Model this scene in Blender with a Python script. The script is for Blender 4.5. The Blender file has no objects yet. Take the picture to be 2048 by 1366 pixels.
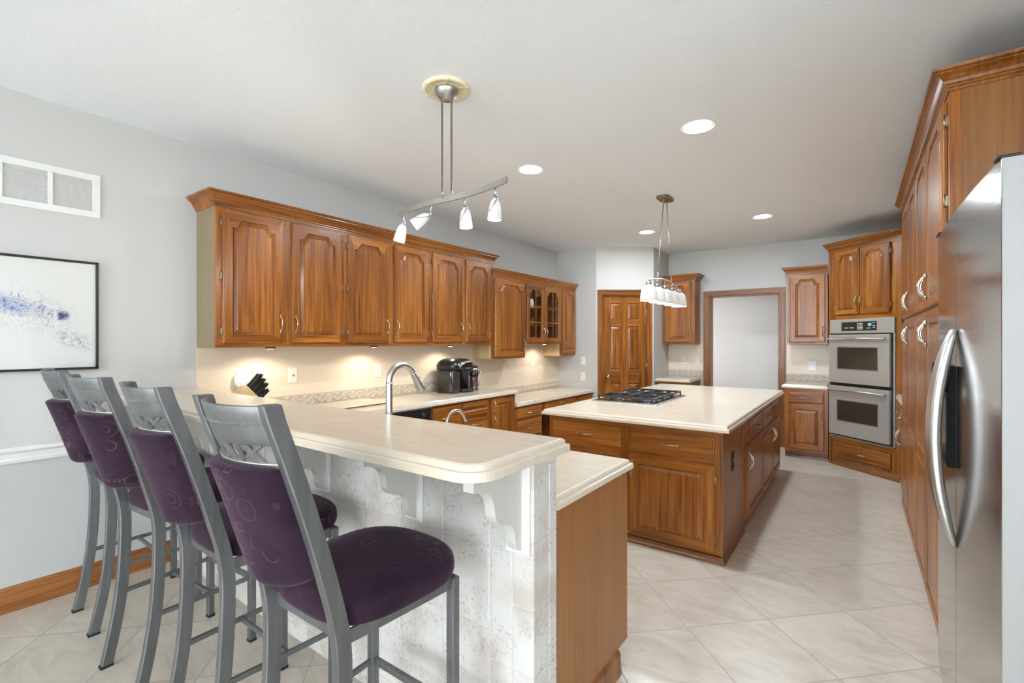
import bpy, bmesh, math, random
from mathutils import Vector, Matrix
R = math.radians
random.seed(4)
scene = bpy.context.scene
col = scene.collection

# ------------------------------------------------------------------ camera, exposure
cd = bpy.data.cameras.new('camera'); cam = bpy.data.objects.new('camera', cd); col.objects.link(cam)
cam.location = (0, 0, 1.418); cam.rotation_euler = (R(90), 0, R(35.84))
cd.sensor_width = 36; cd.lens = 955 / 2048 * 36; cd.shift_y = -1 / 2048; cd.clip_start = .02
scene.camera = cam
vs = scene.view_settings
vs.view_transform = 'Standard'; vs.look = 'None'; vs.gamma = 1; vs.use_curve_mapping = False
vs.exposure = 0.98
# ------------------------------------------------------------------ sky outside the windows
W = bpy.data.worlds.new('world'); scene.world = W; W.use_nodes = True
bg = W.node_tree.nodes['Background']; bg.inputs[0].default_value = (.80, .90, 1.0, 1); bg.inputs[1].default_value = .95

def area(name, loc, rot, sx, sy, power, color=(1, 1, 1), spread=180):
    l = bpy.data.lights.new(name, 'AREA'); l.shape = 'RECTANGLE'; l.size = sx; l.size_y = sy
    l.energy = power; l.color = color; l.spread = R(spread)
    o = bpy.data.objects.new(name, l); col.objects.link(o); o.location = loc; o.rotation_euler = rot
    return o
# daylight through the windows behind the camera and to its right
area('window_daylight', (-1.1, -6.40, 1.5), (R(90), 0, R(180)), 4.6, 2.0, 1210, (.81, .915, 1))
area('window_daylight', (4.40, -2.6, 1.5), (R(90), 0, R(90)), 4.6, 2.0, 68, (.81, .915, 1))
# fill lights added at the same windows, tilted up to brighten the ceiling
area('ceiling_fill', (-1.1, -6.38, 1.2), (R(120), 0, R(180)), 4.6, 1.6, 690, (.83, .92, 1))
area('ceiling_fill', (4.38, -2.6, 1.2), (R(120), 0, R(90)), 4.6, 1.6, 68, (.83, .92, 1))
area('hall_fill', (-2.35, 7.98, 1.4), (R(90), 0, R(-90)), .9, 1.7, 9, (.97, .97, 1))  # added area light, out of view, that brightens the hall

def spot(name, loc, power, angle=120, blend=.7, color=(1, .95, .88), radius=.04, aim=None):
    l = bpy.data.lights.new(name, 'SPOT'); l.energy = power; l.color = color
    l.spot_size = R(angle); l.spot_blend = blend; l.shadow_soft_size = radius
    o = bpy.data.objects.new(name, l); col.objects.link(o); o.location = loc
    if aim is not None:
        o.rotation_euler = (Vector(aim) - Vector(loc)).to_track_quat('-Z', 'Y').to_euler()
    return o
def point(name, loc, power, color=(1, .95, .88), radius=.03):
    l = bpy.data.lights.new(name, 'POINT'); l.energy = power; l.color = color; l.shadow_soft_size = radius
    o = bpy.data.objects.new(name, l); col.objects.link(o); o.location = loc
    return o

# ------------------------------------------------------------------ node helpers
def mat(name):
    m = bpy.data.materials.new(name); m.use_nodes = True
    return m, m.node_tree, m.node_tree.nodes['Principled BSDF']
def nd(nt, typ, **kw):
    n = nt.nodes.new(typ)
    for k, v in kw.items():
        if k.startswith('i_'):
            n.inputs[k[2:].replace('_', ' ')].default_value = v
        else: setattr(n, k, v)
    return n
def lk(nt, a, b): nt.links.new(a, b)
def mathn(nt, op, a, b=None, c=None, clamp=False):
    n = nt.nodes.new('ShaderNodeMath'); n.operation = op; n.use_clamp = clamp
    for i, v in enumerate((a, b, c)):
        if v is None: continue
        if isinstance(v, (int, float)): n.inputs[i].default_value = v
        else: nt.links.new(v, n.inputs[i])
    return n.outputs[0]
def mixc(nt, fac, a, b, mode='MIX'):
    n = nt.nodes.new('ShaderNodeMix'); n.data_type = 'RGBA'; n.blend_type = mode
    for s, v in ((n.inputs[0], fac), (n.inputs[6], a), (n.inputs[7], b)):
        if isinstance(v, (int, float)): s.default_value = v
        elif isinstance(v, tuple): s.default_value = (*v, 1) if len(v) == 3 else v
        else: nt.links.new(v, s)
    return n.outputs[2]
def noise(nt, vec, scale, detail=4, rough=.55, dist=0):
    n = nt.nodes.new('ShaderNodeTexNoise'); n.inputs['Scale'].default_value = scale
    n.inputs['Detail'].default_value = detail; n.inputs['Roughness'].default_value = rough; n.inputs['Distortion'].default_value = dist
    if vec is not None: nt.links.new(vec, n.inputs['Vector'])
    return n.outputs['Fac']
def ramp(nt, fac, stops):
    n = nt.nodes.new('ShaderNodeValToRGB'); e = n.color_ramp.elements
    while len(e) < len(stops): e.new(.5)
    for el, (p, c) in zip(e, stops):
        el.position = p; el.color = (*c, 1) if isinstance(c, tuple) else (c, c, c, 1)
    nt.links.new(fac, n.inputs[0]); return n.outputs[0]
def bump(nt, bsdf, h, strength, dist=.002):
    b = nt.nodes.new('ShaderNodeBump'); b.inputs['Strength'].default_value = strength; b.inputs['Distance'].default_value = dist
    nt.links.new(h, b.inputs['Height']); nt.links.new(b.outputs[0], bsdf.inputs['Normal'])
def coords(nt, rnd=True):
    tc = nt.nodes.new('ShaderNodeTexCoord')
    if not rnd: return tc.outputs['Object']
    oi = nt.nodes.new('ShaderNodeObjectInfo'); c = nt.nodes.new('ShaderNodeCombineXYZ')
    k = mathn(nt, 'MULTIPLY', oi.outputs['Random'], 37.0)
    for i in range(3): lk(nt, k, c.inputs[i])
    a = nt.nodes.new('ShaderNodeVectorMath'); a.operation = 'ADD'
    lk(nt, tc.outputs['Object'], a.inputs[0]); lk(nt, c.outputs[0], a.inputs[1])
    return a.outputs[0]
def scaled(nt, vec, s):
    m = nt.nodes.new('ShaderNodeMapping'); m.inputs['Scale'].default_value = s; lk(nt, vec, m.inputs['Vector'])
    return m.outputs[0]

def plain(name, color, rough=.5, metal=0, **kw):
    m, nt, b = mat(name); b.inputs['Base Color'].default_value = (*color, 1)
    b.inputs['Roughness'].default_value = rough; b.inputs['Metallic'].default_value = metal
    for k, v in kw.items(): b.inputs[k].default_value = v
    n = noise(nt, coords(nt), 60, 3)
    r = mathn(nt, 'MULTIPLY_ADD', n, .08, rough - .04); lk(nt, r, b.inputs['Roughness'])
    return m

def wood(name, axis, dark, mid, light, rough=.30, boards=True):
    """axis: grain direction 0=x 1=y 2=z"""
    m, nt, b = mat(name)
    v = coords(nt)
    s = [44, 44, 44]; s[axis] = 1.6
    fine = noise(nt, scaled(nt, v, tuple(s)), 1.0, 6, .62, .6)
    s2 = [5, 5, 5]; s2[axis] = .55
    broad = noise(nt, scaled(nt, v, tuple(s2)), 1.0, 3, .5, 1.4)
    s3 = [90, 90, 90]; s3[axis] = 2.2
    pores = noise(nt, scaled(nt, v, tuple(s3)), 1.0, 2, .5)
    f = mathn(nt, 'MULTIPLY_ADD', fine, .60, mathn(nt, 'MULTIPLY', broad, .42))
    c = ramp(nt, f, [(.33, dark), (.505, mid), (.69, light)])
    # dark mineral streaks
    s4 = [16, 16, 16]; s4[axis] = .7
    st = noise(nt, scaled(nt, v, tuple(s4)), 1.0, 4, .6, 2.2)
    sm = ramp(nt, st, [(.64, 0.0), (.74, 1.0)])
    c = mixc(nt, mathn(nt, 'MULTIPLY', sm, .32), c, tuple(k * .45 for k in dark))
    pm = ramp(nt, pores, [(.36, 1.0), (.46, 0.0)])
    c = mixc(nt, mathn(nt, 'MULTIPLY', pm, .25), c, tuple(k * .6 for k in dark))
    if boards:
        sx = nt.nodes.new('ShaderNodeSeparateXYZ'); lk(nt, v, sx.inputs[0])
        comp = sx.outputs[0] if axis != 0 else sx.outputs[2]
        cell = mathn(nt, 'FLOOR', mathn(nt, 'MULTIPLY', comp, 6.3))
        wn = nt.nodes.new('ShaderNodeTexWhiteNoise'); wn.noise_dimensions = '1D'; lk(nt, cell, wn.inputs['W'])
        val = mathn(nt, 'MULTIPLY_ADD', wn.outputs['Value'], .36, .80)
        cc = nt.nodes.new('ShaderNodeCombineXYZ')
        for i in range(3): lk(nt, val, cc.inputs[i])
        c = mixc(nt, 1.0, c, cc.outputs[0], 'MULTIPLY')
    lk(nt, c, b.inputs['Base Color'])
    lk(nt, mathn(nt, 'MULTIPLY_ADD', fine, .12, rough - .06), b.inputs['Roughness'])
    b.inputs['Coat Weight'].default_value = .10; b.inputs['Coat Roughness'].default_value = .2; b.inputs['Specular IOR Level'].default_value = .32
    bump(nt, b, mathn(nt, 'ADD', fine, pores), .12, .0015)
    return m

OD, OM, OL = (.108, .029, .0045), (.275, .090, .0140), (.44, .172, .033)
M = {}
for i, k in enumerate('xyz'):
    M['wood_' + k] = wood('cabinet_wood_' + k, i, OD, OM, OL)
    M['wside_' + k] = wood('side_panel_wood_' + k, i, (.205, .080, .021), (.265, .108, .030), (.325, .138, .042), .34, boards=False)
M['wlight'] = wood('light_maple_side', 2, (.185, .132, .073), (.225, .166, .095), (.265, .20, .12), .4, boards=False)
M['wtan'] = wood('tan_oak_side', 2, (.40, .27, .12), (.48, .34, .165), (.55, .40, .21), .4, boards=False)
M['wblock'] = wood('knife_block_wood', 2, (.50, .33, .16), (.60, .42, .22), (.68, .50, .28), .4, boards=False)
M['wdark'] = wood('trim_wood_dark', 2, (.13, .045, .014), (.22, .085, .028), (.33, .14, .05), boards=False)
M['wdark_x'] = wood('trim_wood_dark_x', 0, (.13, .045, .014), (.22, .085, .028), (.33, .14, .05), boards=False)
M['wbase'] = wood('baseboard_wood', 1, (.19, .065, .017), (.30, .115, .034), (.40, .165, .055), boards=False)
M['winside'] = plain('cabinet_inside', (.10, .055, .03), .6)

def paint(name, c, rough=.6, bs=.15, sc=90, bd=.001):
    m, nt, b = mat(name); v = coords(nt, False)
    n = noise(nt, v, 2.0, 3); cc = mixc(nt, mathn(nt, 'MULTIPLY', n, .12), c, tuple(k * .9 for k in c))
    lk(nt, cc, b.inputs['Base Color']); b.inputs['Roughness'].default_value = rough
    bump(nt, b, noise(nt, v, sc, 4), bs, bd); return m
M['wall'] = paint('wall_paint_grey', (.505, .493, .468))
M['walldiag'] = paint('wall_paint_warm_grey', (.56, .535, .50))
M['wainscot'] = paint('wall_paint_lower_grey', (.475, .468, .455))
M['splash'] = paint('backsplash_beige', (.68, .57, .44), .35, .03)
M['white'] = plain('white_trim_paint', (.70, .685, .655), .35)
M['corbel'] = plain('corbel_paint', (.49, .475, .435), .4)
# textured ceiling
m, nt, b = mat('ceiling_texture'); v = coords(nt, False)
b.inputs['Base Color'].default_value = (.86, .89, .915, 1); b.inputs['Roughness'].default_value = .85
n1 = ramp(nt, noise(nt, v, 48, 5, .6, .8), [(.45, 0.0), (.58, 1.0)])
bump(nt, b, n1, .18, .002); M['ceiling'] = m

def tilefloor():
    m, nt, b = mat('floor_tiles'); v = coords(nt, False)
    sx = nt.nodes.new('ShaderNodeSeparateXYZ'); lk(nt, v, sx.inputs[0])
    X, Y = sx.outputs[0], sx.outputs[1]
    u = mathn(nt, 'MULTIPLY', mathn(nt, 'ADD', X, Y), .70711)
    w = mathn(nt, 'MULTIPLY', mathn(nt, 'SUBTRACT', Y, X), .70711)
    def cell(q, off, pitch):
        a = mathn(nt, 'DIVIDE', mathn(nt, 'SUBTRACT', q, off), pitch)
        fl = mathn(nt, 'FLOOR', a); fr = mathn(nt, 'SUBTRACT', a, fl)
        d = mathn(nt, 'SUBTRACT', .5, mathn(nt, 'ABSOLUTE', mathn(nt, 'SUBTRACT', fr, .5)))
        return fl, mathn(nt, 'MULTIPLY', d, pitch)
    cu, du = cell(u, 1.232, .4435); cw, dw = cell(w, 2.635, .4385)
    d = mathn(nt, 'MINIMUM', du, dw)
    g = ramp(nt, mathn(nt, 'MULTIPLY', d, 100), [(.26, 1.0), (.42, 0.0)])   # 1 in the joint
    cid = nt.nodes.new('ShaderNodeCombineXYZ'); lk(nt, cu, cid.inputs[0]); lk(nt, cw, cid.inputs[1])
    wn = nt.nodes.new('ShaderNodeTexWhiteNoise'); wn.noise_dimensions = '3D'; lk(nt, cid.outputs[0], wn.inputs['Vector'])
    off = nt.nodes.new('ShaderNodeVectorMath'); off.operation = 'MULTIPLY_ADD'
    lk(nt, wn.outputs['Color'], off.inputs[0]); off.inputs[1].default_value = (20, 20, 20); lk(nt, v, off.inputs[2])
    n1 = noise(nt, scaled(nt, off.outputs[0], (3.2, 8.5, 3)), 1.6, 7, .62, .9)
    n2 = noise(nt, off.outputs[0], 34, 4, .6)
    c = ramp(nt, n1, [(.32, (.46, .395, .318)), (.5, (.545, .482, .402)), (.68, (.595, .538, .460))])
    c = mixc(nt, mathn(nt, 'MULTIPLY', n2, .16), c, (.40, .33, .27))
    val = mathn(nt, 'MULTIPLY_ADD', wn.outputs['Value'], .08, .96)
    cc = nt.nodes.new('ShaderNodeCombineXYZ')
    for i in range(3): lk(nt, val, cc.inputs[i])
    c = mixc(nt, 1.0, c, cc.outputs[0], 'MULTIPLY')
    c = mixc(nt, g, c, (.40, .36, .32))
    lk(nt, c, b.inputs['Base Color'])
    lk(nt, mathn(nt, 'MULTIPLY_ADD', g, .35, mathn(nt, 'MULTIPLY_ADD', n1, .14, .24)), b.inputs['Roughness'])
    h = mathn(nt, 'ADD', mathn(nt, 'MULTIPLY', g, -1.0), mathn(nt, 'MULTIPLY', n1, .35))
    bump(nt, b, h, .35, .0025)
    return m
M['floor'] = tilefloor()

m, nt, b = mat('bar_wall_tile'); v = coords(nt, False)
n1 = noise(nt, v, 5.5, 4, .55, .1); n2 = noise(nt, v, 75, 6, .75)
c = ramp(nt, n1, [(.34, (.46, .41, .365)), (.48, (.55, .52, .485)), (.66, (.60, .575, .545))])
sp = mathn(nt, 'MULTIPLY', ramp(nt, n2, [(.52, 0.0), (.62, 1.0)]), ramp(nt, noise(nt, v, 8.5, 5, .65, .3), [(.46, 0.0), (.56, 1.0)]))
c = mixc(nt, mathn(nt, 'MULTIPLY', sp, .62), c, (.22, .20, .185))
lk(nt, c, b.inputs['Base Color']); b.inputs['Roughness'].default_value = .12
bump(nt, b, n2, .08, .001); M['walltile'] = m
M['grout'] = plain('tile_grout', (.62, .62, .61), .7)

m, nt, b = mat('solid_surface_counter'); v = coords(nt, False)
n1 = noise(nt, scaled(nt, v, (3, 9, 3)), 2.2, 5, .6); n2 = noise(nt, v, 260, 3, .6)
c = ramp(nt, n1, [(.3, (.59, .505, .395)), (.7, (.655, .575, .465))])
c = mixc(nt, mathn(nt, 'MULTIPLY', n2, .22), c, (.48, .40, .31))
lk(nt, c, b.inputs['Base Color']); b.inputs['Roughness'].default_value = .20
b.inputs['Coat Weight'].default_value = .12; b.inputs['Coat Roughness'].default_value = .12
M['counter'] = m
M['border'] = plain('scroll_border_ground', (.44, .36, .28), .5)
M['border2'] = plain('scroll_border_relief', (.72, .65, .54), .4)

m, nt, b = mat('brushed_gunmetal'); v = coords(nt)
n1 = noise(nt, scaled(nt, v, (60, 60, 6)), 1, 4)
lk(nt, ramp(nt, n1, [(.3, (.165, .168, .172)), (.7, (.215, .218, .222))]), b.inputs['Base Color'])
b.inputs['Metallic'].default_value = .85
lk(nt, mathn(nt, 'MULTIPLY_ADD', n1, .2, .34), b.inputs['Roughness']); M['gun'] = m
def steel(name, c, rough, sc=(2, 2, 120), bs=.05, metal=1.0):
    m, nt, b = mat(name); v = coords(nt)
    n1 = noise(nt, scaled(nt, v, sc), 1.0, 5, .6)
    lk(nt, ramp(nt, n1, [(.3, tuple(k * .96 for k in c)), (.7, c)]), b.inputs['Base Color'])
    b.inputs['Metallic'].default_value = metal
    lk(nt, mathn(nt, 'MULTIPLY_ADD', n1, .08, rough - .04), b.inputs['Roughness'])
    n2 = noise(nt, scaled(nt, v, (.6, .6, 5)), 1.0, 2, .5)
    bump(nt, b, mathn(nt, 'MULTIPLY_ADD', n1, .02, n2), bs, .01)
    return m
M['steel'] = steel('fridge_stainless', (.50, .49, .47), .16, bs=.04)
M['steelside'] = plain('fridge_door_edge', (.27, .262, .26), .5, .15)
M['ovensteel'] = steel('oven_stainless', (.52, .50, .47), .36, (1.5, 1.5, 90), .0, .6)
M['nickel'] = plain('brushed_nickel', (.50, .49, .47), .34, 1)
M['chrome'] = plain('satin_handle_metal', (.66, .66, .67), .32, 1)
M['pewter'] = plain('antique_pull_metal', (.50, .43, .32), .24, 1)
M['pewter2'] = plain('antique_silver_pull', (.62, .59, .54), .2, 1)
M['hinge'] = plain('hinge_brass', (.30, .25, .17), .4, 1)
M['black'] = plain('black_plastic', (.012, .012, .013), .25)
M['blackmatte'] = plain('black_matte', (.02, .02, .021), .55)
M['blackdull'] = plain('black_dull_plastic', (.008, .008, .008), .6, 0, **{'Specular IOR Level': .08})
M['blackglass'] = plain('black_glass', (.035, .028, .02), .07)
M['castiron'] = plain('cast_iron', (.02, .02, .022), .45)
M['plate'] = plain('ivory_plate', (.74, .70, .60), .35)
M['platewhite'] = plain('white_plate', (.80, .80, .80), .35)
M['slot'] = plain('socket_slot', (.08, .07, .06), .5)
M['ventdark'] = plain('vent_backing_metal', (.50, .53, .58), .5)  # blue-grey sheet behind the vent louvres
M['medallion'] = plain('cream_plaster', (.78, .68, .46), .5)
M['rubber'] = plain('black_rubber', (.01, .01, .01), .7)
M['frame'] = plain('black_picture_frame', (.015, .013, .012), .3)
M['knobglass'] = plain('door_knob_metal', (.75, .72, .66), .12, 1)

def glassmat(name, tint=(1, 1, 1), rough=.0, alpha=None):
    m, nt, b = mat(name); b.inputs['Base Color'].default_value = (*tint, 1)
    b.inputs['Roughness'].default_value = rough; b.inputs['Transmission Weight'].default_value = 1; b.inputs['IOR'].default_value = 1.45
    return m
def pane(name, f=.12):
    m = bpy.data.materials.new(name); m.use_nodes = True; nt = m.node_tree
    for n in list(nt.nodes):
        if n.type != 'OUTPUT_MATERIAL': nt.nodes.remove(n)
    t = nt.nodes.new('ShaderNodeBsdfTransparent'); g = nt.nodes.new('ShaderNodeBsdfGlossy'); g.inputs['Roughness'].default_value = .02
    mx = nt.nodes.new('ShaderNodeMixShader'); mx.inputs[0].default_value = f
    nt.links.new(t.outputs[0], mx.inputs[1]); nt.links.new(g.outputs[0], mx.inputs[2])
    nt.links.new(mx.outputs[0], nt.nodes['Material Output'].inputs['Surface']); return m
M['pane'] = pane('window_glass', .07)
M['glass'] = pane('thin_clear_glass', .22)
M['tank'] = plain('smoked_tank', (.035, .028, .024), .10)

def emis(name, c, s, base=(.8, .8, .8)):
    m, nt, b = mat(name); b.inputs['Base Color'].default_value = (*base, 1)
    b.inputs['Emission Color'].default_value = (*c, 1); b.inputs['Emission Strength'].default_value = s; return m
M['lens'] = emis('lit_lamp_lens', (1, .97, .92), 9)
M['bulb'] = emis('lit_bulb', (1, .97, .93), 9)
m, nt, b = mat('lit_frosted_glass_shade')
n1 = noise(nt, coords(nt), 9, 3, .5, 1.5)
lk(nt, ramp(nt, n1, [(.3, (.46, .45, .44)), (.7, (.58, .575, .57))]), b.inputs['Base Color'])
b.inputs['Emission Color'].default_value = (1, .96, .91, 1); b.inputs['Emission Strength'].default_value = .12
b.inputs['Roughness'].default_value = .25; M['shade'] = m
M['display'] = emis('oven_display', (.05, .35, .8), 1.0, (.01, .02, .05))

# purple cut-velvet with curls and little squares
m, nt, b = mat('purple_velvet'); v = coords(nt)
vo = nt.nodes.new('ShaderNodeTexVoronoi'); vo.inputs['Scale'].default_value = 9.5; lk(nt, v, vo.inputs['Vector'])
rings = mathn(nt, 'SINE', mathn(nt, 'MULTIPLY', vo.outputs['Distance'], 42.0))
band = ramp(nt, rings, [(.80, 0.0), (.93, 1.0)])
inside = ramp(nt, vo.outputs['Distance'], [(.34, 1.0), (.40, 0.0)])
pick = ramp(nt, noise(nt, v, 6, 1), [(.48, 0.0), (.54, 1.0)])
sw = mathn(nt, 'MULTIPLY', mathn(nt, 'MULTIPLY', band, inside), pick)
vo2 = nt.nodes.new('ShaderNodeTexVoronoi'); vo2.distance = 'CHEBYCHEV'; vo2.inputs['Scale'].default_value = 26; lk(nt, v, vo2.inputs['Vector'])
sq = mathn(nt, 'MULTIPLY', ramp(nt, mathn(nt, 'ABSOLUTE', mathn(nt, 'SUBTRACT', vo2.outputs['Distance'], .28)), [(.03, 1.0), (.06, 0.0)]),
           ramp(nt, noise(nt, v, 4.2, 1), [(.55, 0.0), (.60, 1.0)]))
pat = mathn(nt, 'MAXIMUM', sw, sq)
base = ramp(nt, noise(nt, v, 7, 5, .65, .5), [(.3, (.013, .0060, .0128)), (.7, (.031, .0135, .0248))])
c = mixc(nt, mathn(nt, 'MULTIPLY', pat, .7), base, (.098, .044, .060))
lk(nt, c, b.inputs['Base Color']); b.inputs['Roughness'].default_value = .9
b.inputs['Sheen Weight'].default_value = .22; b.inputs['Sheen Roughness'].default_value = .4
b.inputs['Sheen Tint'].default_value = (.49, .35, .48, 1); b.inputs['Specular IOR Level'].default_value = .15
bump(nt, b, mathn(nt, 'MULTIPLY_ADD', noise(nt, v, 180, 3), .3, pat), .25, .002)
M['velvet'] = m

# ink threads on paper
m, nt, b = mat('blue_ink_artwork'); v = coords(nt, False)
sx = nt.nodes.new('ShaderNodeSeparateXYZ'); lk(nt, v, sx.inputs[0])
yy, zz = sx.outputs[1], sx.outputs[2]          # picture lies in the yz plane, centre at the origin
def thread(scale, width, seed, dist):
    mp = nt.nodes.new('ShaderNodeMapping'); mp.inputs['Location'].default_value = (seed, seed * .7, 0); lk(nt, v, mp.inputs['Vector'])
    n = noise(nt, mp.outputs[0], scale, 5, .55, dist)
    return ramp(nt, mathn(nt, 'ABSOLUTE', mathn(nt, 'SUBTRACT', n, .5)), [(0, 1.0), (width, 0.0)])
th = mathn(nt, 'MAXIMUM', mathn(nt, 'MAXIMUM', thread(4, .008, 3, 3.0), thread(7, .009, 9, 2.2)), mathn(nt, 'MAXIMUM', thread(2.4, .006, 17, 4.5), thread(5.5, .007, 31, 5.0)))
def blob(cy, cz, ry, rz, ang=0):
    ca, sa = math.cos(ang), math.sin(ang)
    dy = mathn(nt, 'SUBTRACT', yy, cy); dz = mathn(nt, 'SUBTRACT', zz, cz)
    p = mathn(nt, 'ADD', mathn(nt, 'MULTIPLY', dy, ca / ry), mathn(nt, 'MULTIPLY', dz, sa / ry))
    q = mathn(nt, 'ADD', mathn(nt, 'MULTIPLY', dy, -sa / rz), mathn(nt, 'MULTIPLY', dz, ca / rz))
    r2 = mathn(nt, 'ADD', mathn(nt, 'MULTIPLY', p, p), mathn(nt, 'MULTIPLY', q, q))
    return mathn(nt, 'SUBTRACT', 1.0, r2, clamp=True)
mask = mathn(nt, 'MAXIMUM', mathn(nt, 'MAXIMUM', blob(.22, .03, .26, .13, -.30), blob(-.10, .06, .34, .14)), blob(.44, -.14, .13, .06, -.5))
dense = mathn(nt, 'MAXIMUM', blob(.395, -.005, .034, .030, .5), mathn(nt, 'MULTIPLY', blob(.17, .05, .20, .06, -.28), .42))
dn = mathn(nt, 'MULTIPLY', dense, noise(nt, v, 22, 5, .7, 1.0))
ink = mathn(nt, 'ADD', mathn(nt, 'MULTIPLY', mathn(nt, 'MULTIPLY', th, mask), 1.1), mathn(nt, 'MULTIPLY', dn, 1.9), clamp=True)
blue = mixc(nt, ramp(nt, yy, [(.25, 0.0), (.40, 1.0)]), (.03, .08, .34), (.015, .02, .10))
lk(nt, mixc(nt, ink, (.60, .59, .555), blue), b.inputs['Base Color'])
b.inputs['Roughness'].default_value = .4; b.inputs['Coat Weight'].default_value = 1; b.inputs['Coat Roughness'].default_value = .02
M['art'] = m

# ------------------------------------------------------------------ objects
FR = {}
def tag(o, label=None, cat=None, group=None, kind=None):
    if label: o['label'] = label
    if cat: o['category'] = cat
    if group: o['group'] = group
    if kind: o['kind'] = kind
    return o
def thing(name, label, cat, loc=(0, 0, 0), rz=0, group=None):
    o = bpy.data.objects.new(name, None); col.objects.link(o); o.empty_display_size = .05
    o.location = loc; o.rotation_euler = (0, 0, rz)
    return tag(o, label, cat, group)
def dup(root, loc, rz, label=None, group=None):
    r = root.copy(); col.objects.link(r); r.location = loc; r.rotation_euler = (0, 0, rz)
    if label: r['label'] = label
    if group: r['group'] = group
    for ch in list(root.children):
        c = ch.copy(); col.objects.link(c); c.parent = r
        for g in ch.children:
            d = g.copy(); col.objects.link(d); d.parent = c
    return r

class MB:
    """collects shapes, then links them as ONE mesh object, in the local frame of its thing"""
    def __init__(s): s.v = []; s.f = []; s.mi = []; s.sm = []
    def add(s, vs_, fs, mi=0, smooth=False):
        b0 = len(s.v); s.v += [tuple(p) for p in vs_]
        for i, f in enumerate(fs):
            s.f.append([b0 + k for k in f]); s.mi.append(mi[i] if isinstance(mi, list) else mi); s.sm.append(smooth)
        return s
    def box(s, x0, x1, y0, y1, z0, z1, mi=0):
        x0, x1 = sorted((x0, x1)); y0, y1 = sorted((y0, y1)); z0, z1 = sorted((z0, z1))
        v = [(x, y, z) for z in (z0, z1) for x, y in ((x0, y0), (x1, y0), (x1, y1), (x0, y1))]
        return s.add(v, [(0, 3, 2, 1), (4, 5, 6, 7), (0, 1, 5, 4), (1, 2, 6, 5), (2, 3, 7, 6), (3, 0, 4, 7)], mi)
    def bar(s, a, b, w, t, up=(0, 0, 1), mi=0):
        """rectangular bar from a to b, w across, t along up"""
        a, b = Vector(a), Vector(b); d = (b - a).normalized(); u = Vector(up); u = (u - d * u.dot(d)).normalized(); r = d.cross(u)
        v = [p + r * sx * w / 2 + u * sy * t / 2 for p in (a, b) for sx, sy in ((-1, -1), (1, -1), (1, 1), (-1, 1))]
        return s.add(v, [(0, 3, 2, 1), (4, 5, 6, 7), (0, 1, 5, 4), (1, 2, 6, 5), (2, 3, 7, 6), (3, 0, 4, 7)], mi)
    def prism(s, poly, z0, z1, mi=0):
        n = len(poly); v = [(x, y, z0) for x, y in poly] + [(x, y, z1) for x, y in poly]
        return s.add(v, [tuple(range(n - 1, -1, -1)), tuple(range(n, 2 * n))] + [(i, (i + 1) % n, n + (i + 1) % n, n + i) for i in range(n)], mi)
    def extr(s, poly3, d, mi=0):
        """planar polygon extruded by vector d"""
        n = len(poly3); d = Vector(d); v = [Vector(p) for p in poly3] + [Vector(p) + d for p in poly3]
        return s.add(v, [tuple(range(n - 1, -1, -1)), tuple(range(n, 2 * n))] + [(i, (i + 1) % n, n + (i + 1) % n, n + i) for i in range(n)], mi)
    def rings(s, rr, caps=(True, True), mi=0, smooth=False, closed=False):
        n = len(rr[0]); v = [p for r in rr for p in r]; f = []
        for k in range(len(rr) - 1 + (1 if closed else 0)):
            a, b = k * n, ((k + 1) % len(rr)) * n
            f += [(a + i, a + (i + 1) % n, b + (i + 1) % n, b + i) for i in range(n)]
        s.add(v, f, mi, smooth)
        if not closed:
            b0 = len(s.v) - len(v)
            if caps[0]: s.f.append([b0 + i for i in range(n - 1, -1, -1)]); s.mi.append(mi); s.sm.append(False)
            if caps[1]: s.f.append([b0 + (len(rr) - 1) * n + i for i in range(n)]); s.mi.append(mi); s.sm.append(False)
        return s
    def tube(s, pts, r, n=10, mi=0, caps=True, closed=False, flat=1.0):
        pts = [Vector(p) for p in pts]; rr = []; up = None; L = len(pts)
        for i, p in enumerate(pts):
            if closed: d = pts[(i + 1) % L] - pts[i - 1]
            else: d = pts[min(i + 1, L - 1)] - pts[max(i - 1, 0)]
            d.normalize()
            if up is None: up = Vector((0, 0, 1)) if abs(d.z) < .9 else Vector((1, 0, 0))
            up = (up - d * up.dot(d)).normalized(); q = d.cross(up)
            ri = r[i] if isinstance(r, (list, tuple)) else r
            rr.append([p + (up * math.cos(2 * math.pi * k / n) + q * flat * math.sin(2 * math.pi * k / n)) * ri for k in range(n)])
        return s.rings(rr, (caps, caps), mi, True, closed)
    def lathe(s, prof, c=(0, 0, 0), axis=(0, 0, 1), n=24, mi=0, caps=True):
        """prof: (radius, height) along axis"""
        ax = Vector(axis).normalized(); u = Vector((1, 0, 0)) if abs(ax.x) < .8 else Vector((0, 1, 0)); u = (u - ax * u.dot(ax)).normalized(); w = ax.cross(u); c = Vector(c)
        rr = [[c + ax * h_ + (u * math.cos(2 * math.pi * k / n) + w * math.sin(2 * math.pi * k / n)) * max(r_, 1e-4) for k in range(n)] for r_, h_ in prof]
        return s.rings(rr, (caps, caps), mi, True)
    def ball(s, c, r, n=10, mi=0, sc=(1, 1, 1)):
        rr = []
        for j in range(n // 2 + 1):
            a = math.pi * j / (n // 2) ; z = -math.cos(a); q = max(math.sin(a), .01)
            rr.append([(c[0] + r * sc[0] * q * math.cos(2 * math.pi * k / n), c[1] + r * sc[1] * q * math.sin(2 * math.pi * k / n), c[2] + r * sc[2] * z) for k in range(n)])
        return s.rings(rr, (True, True), mi, True)
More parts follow.
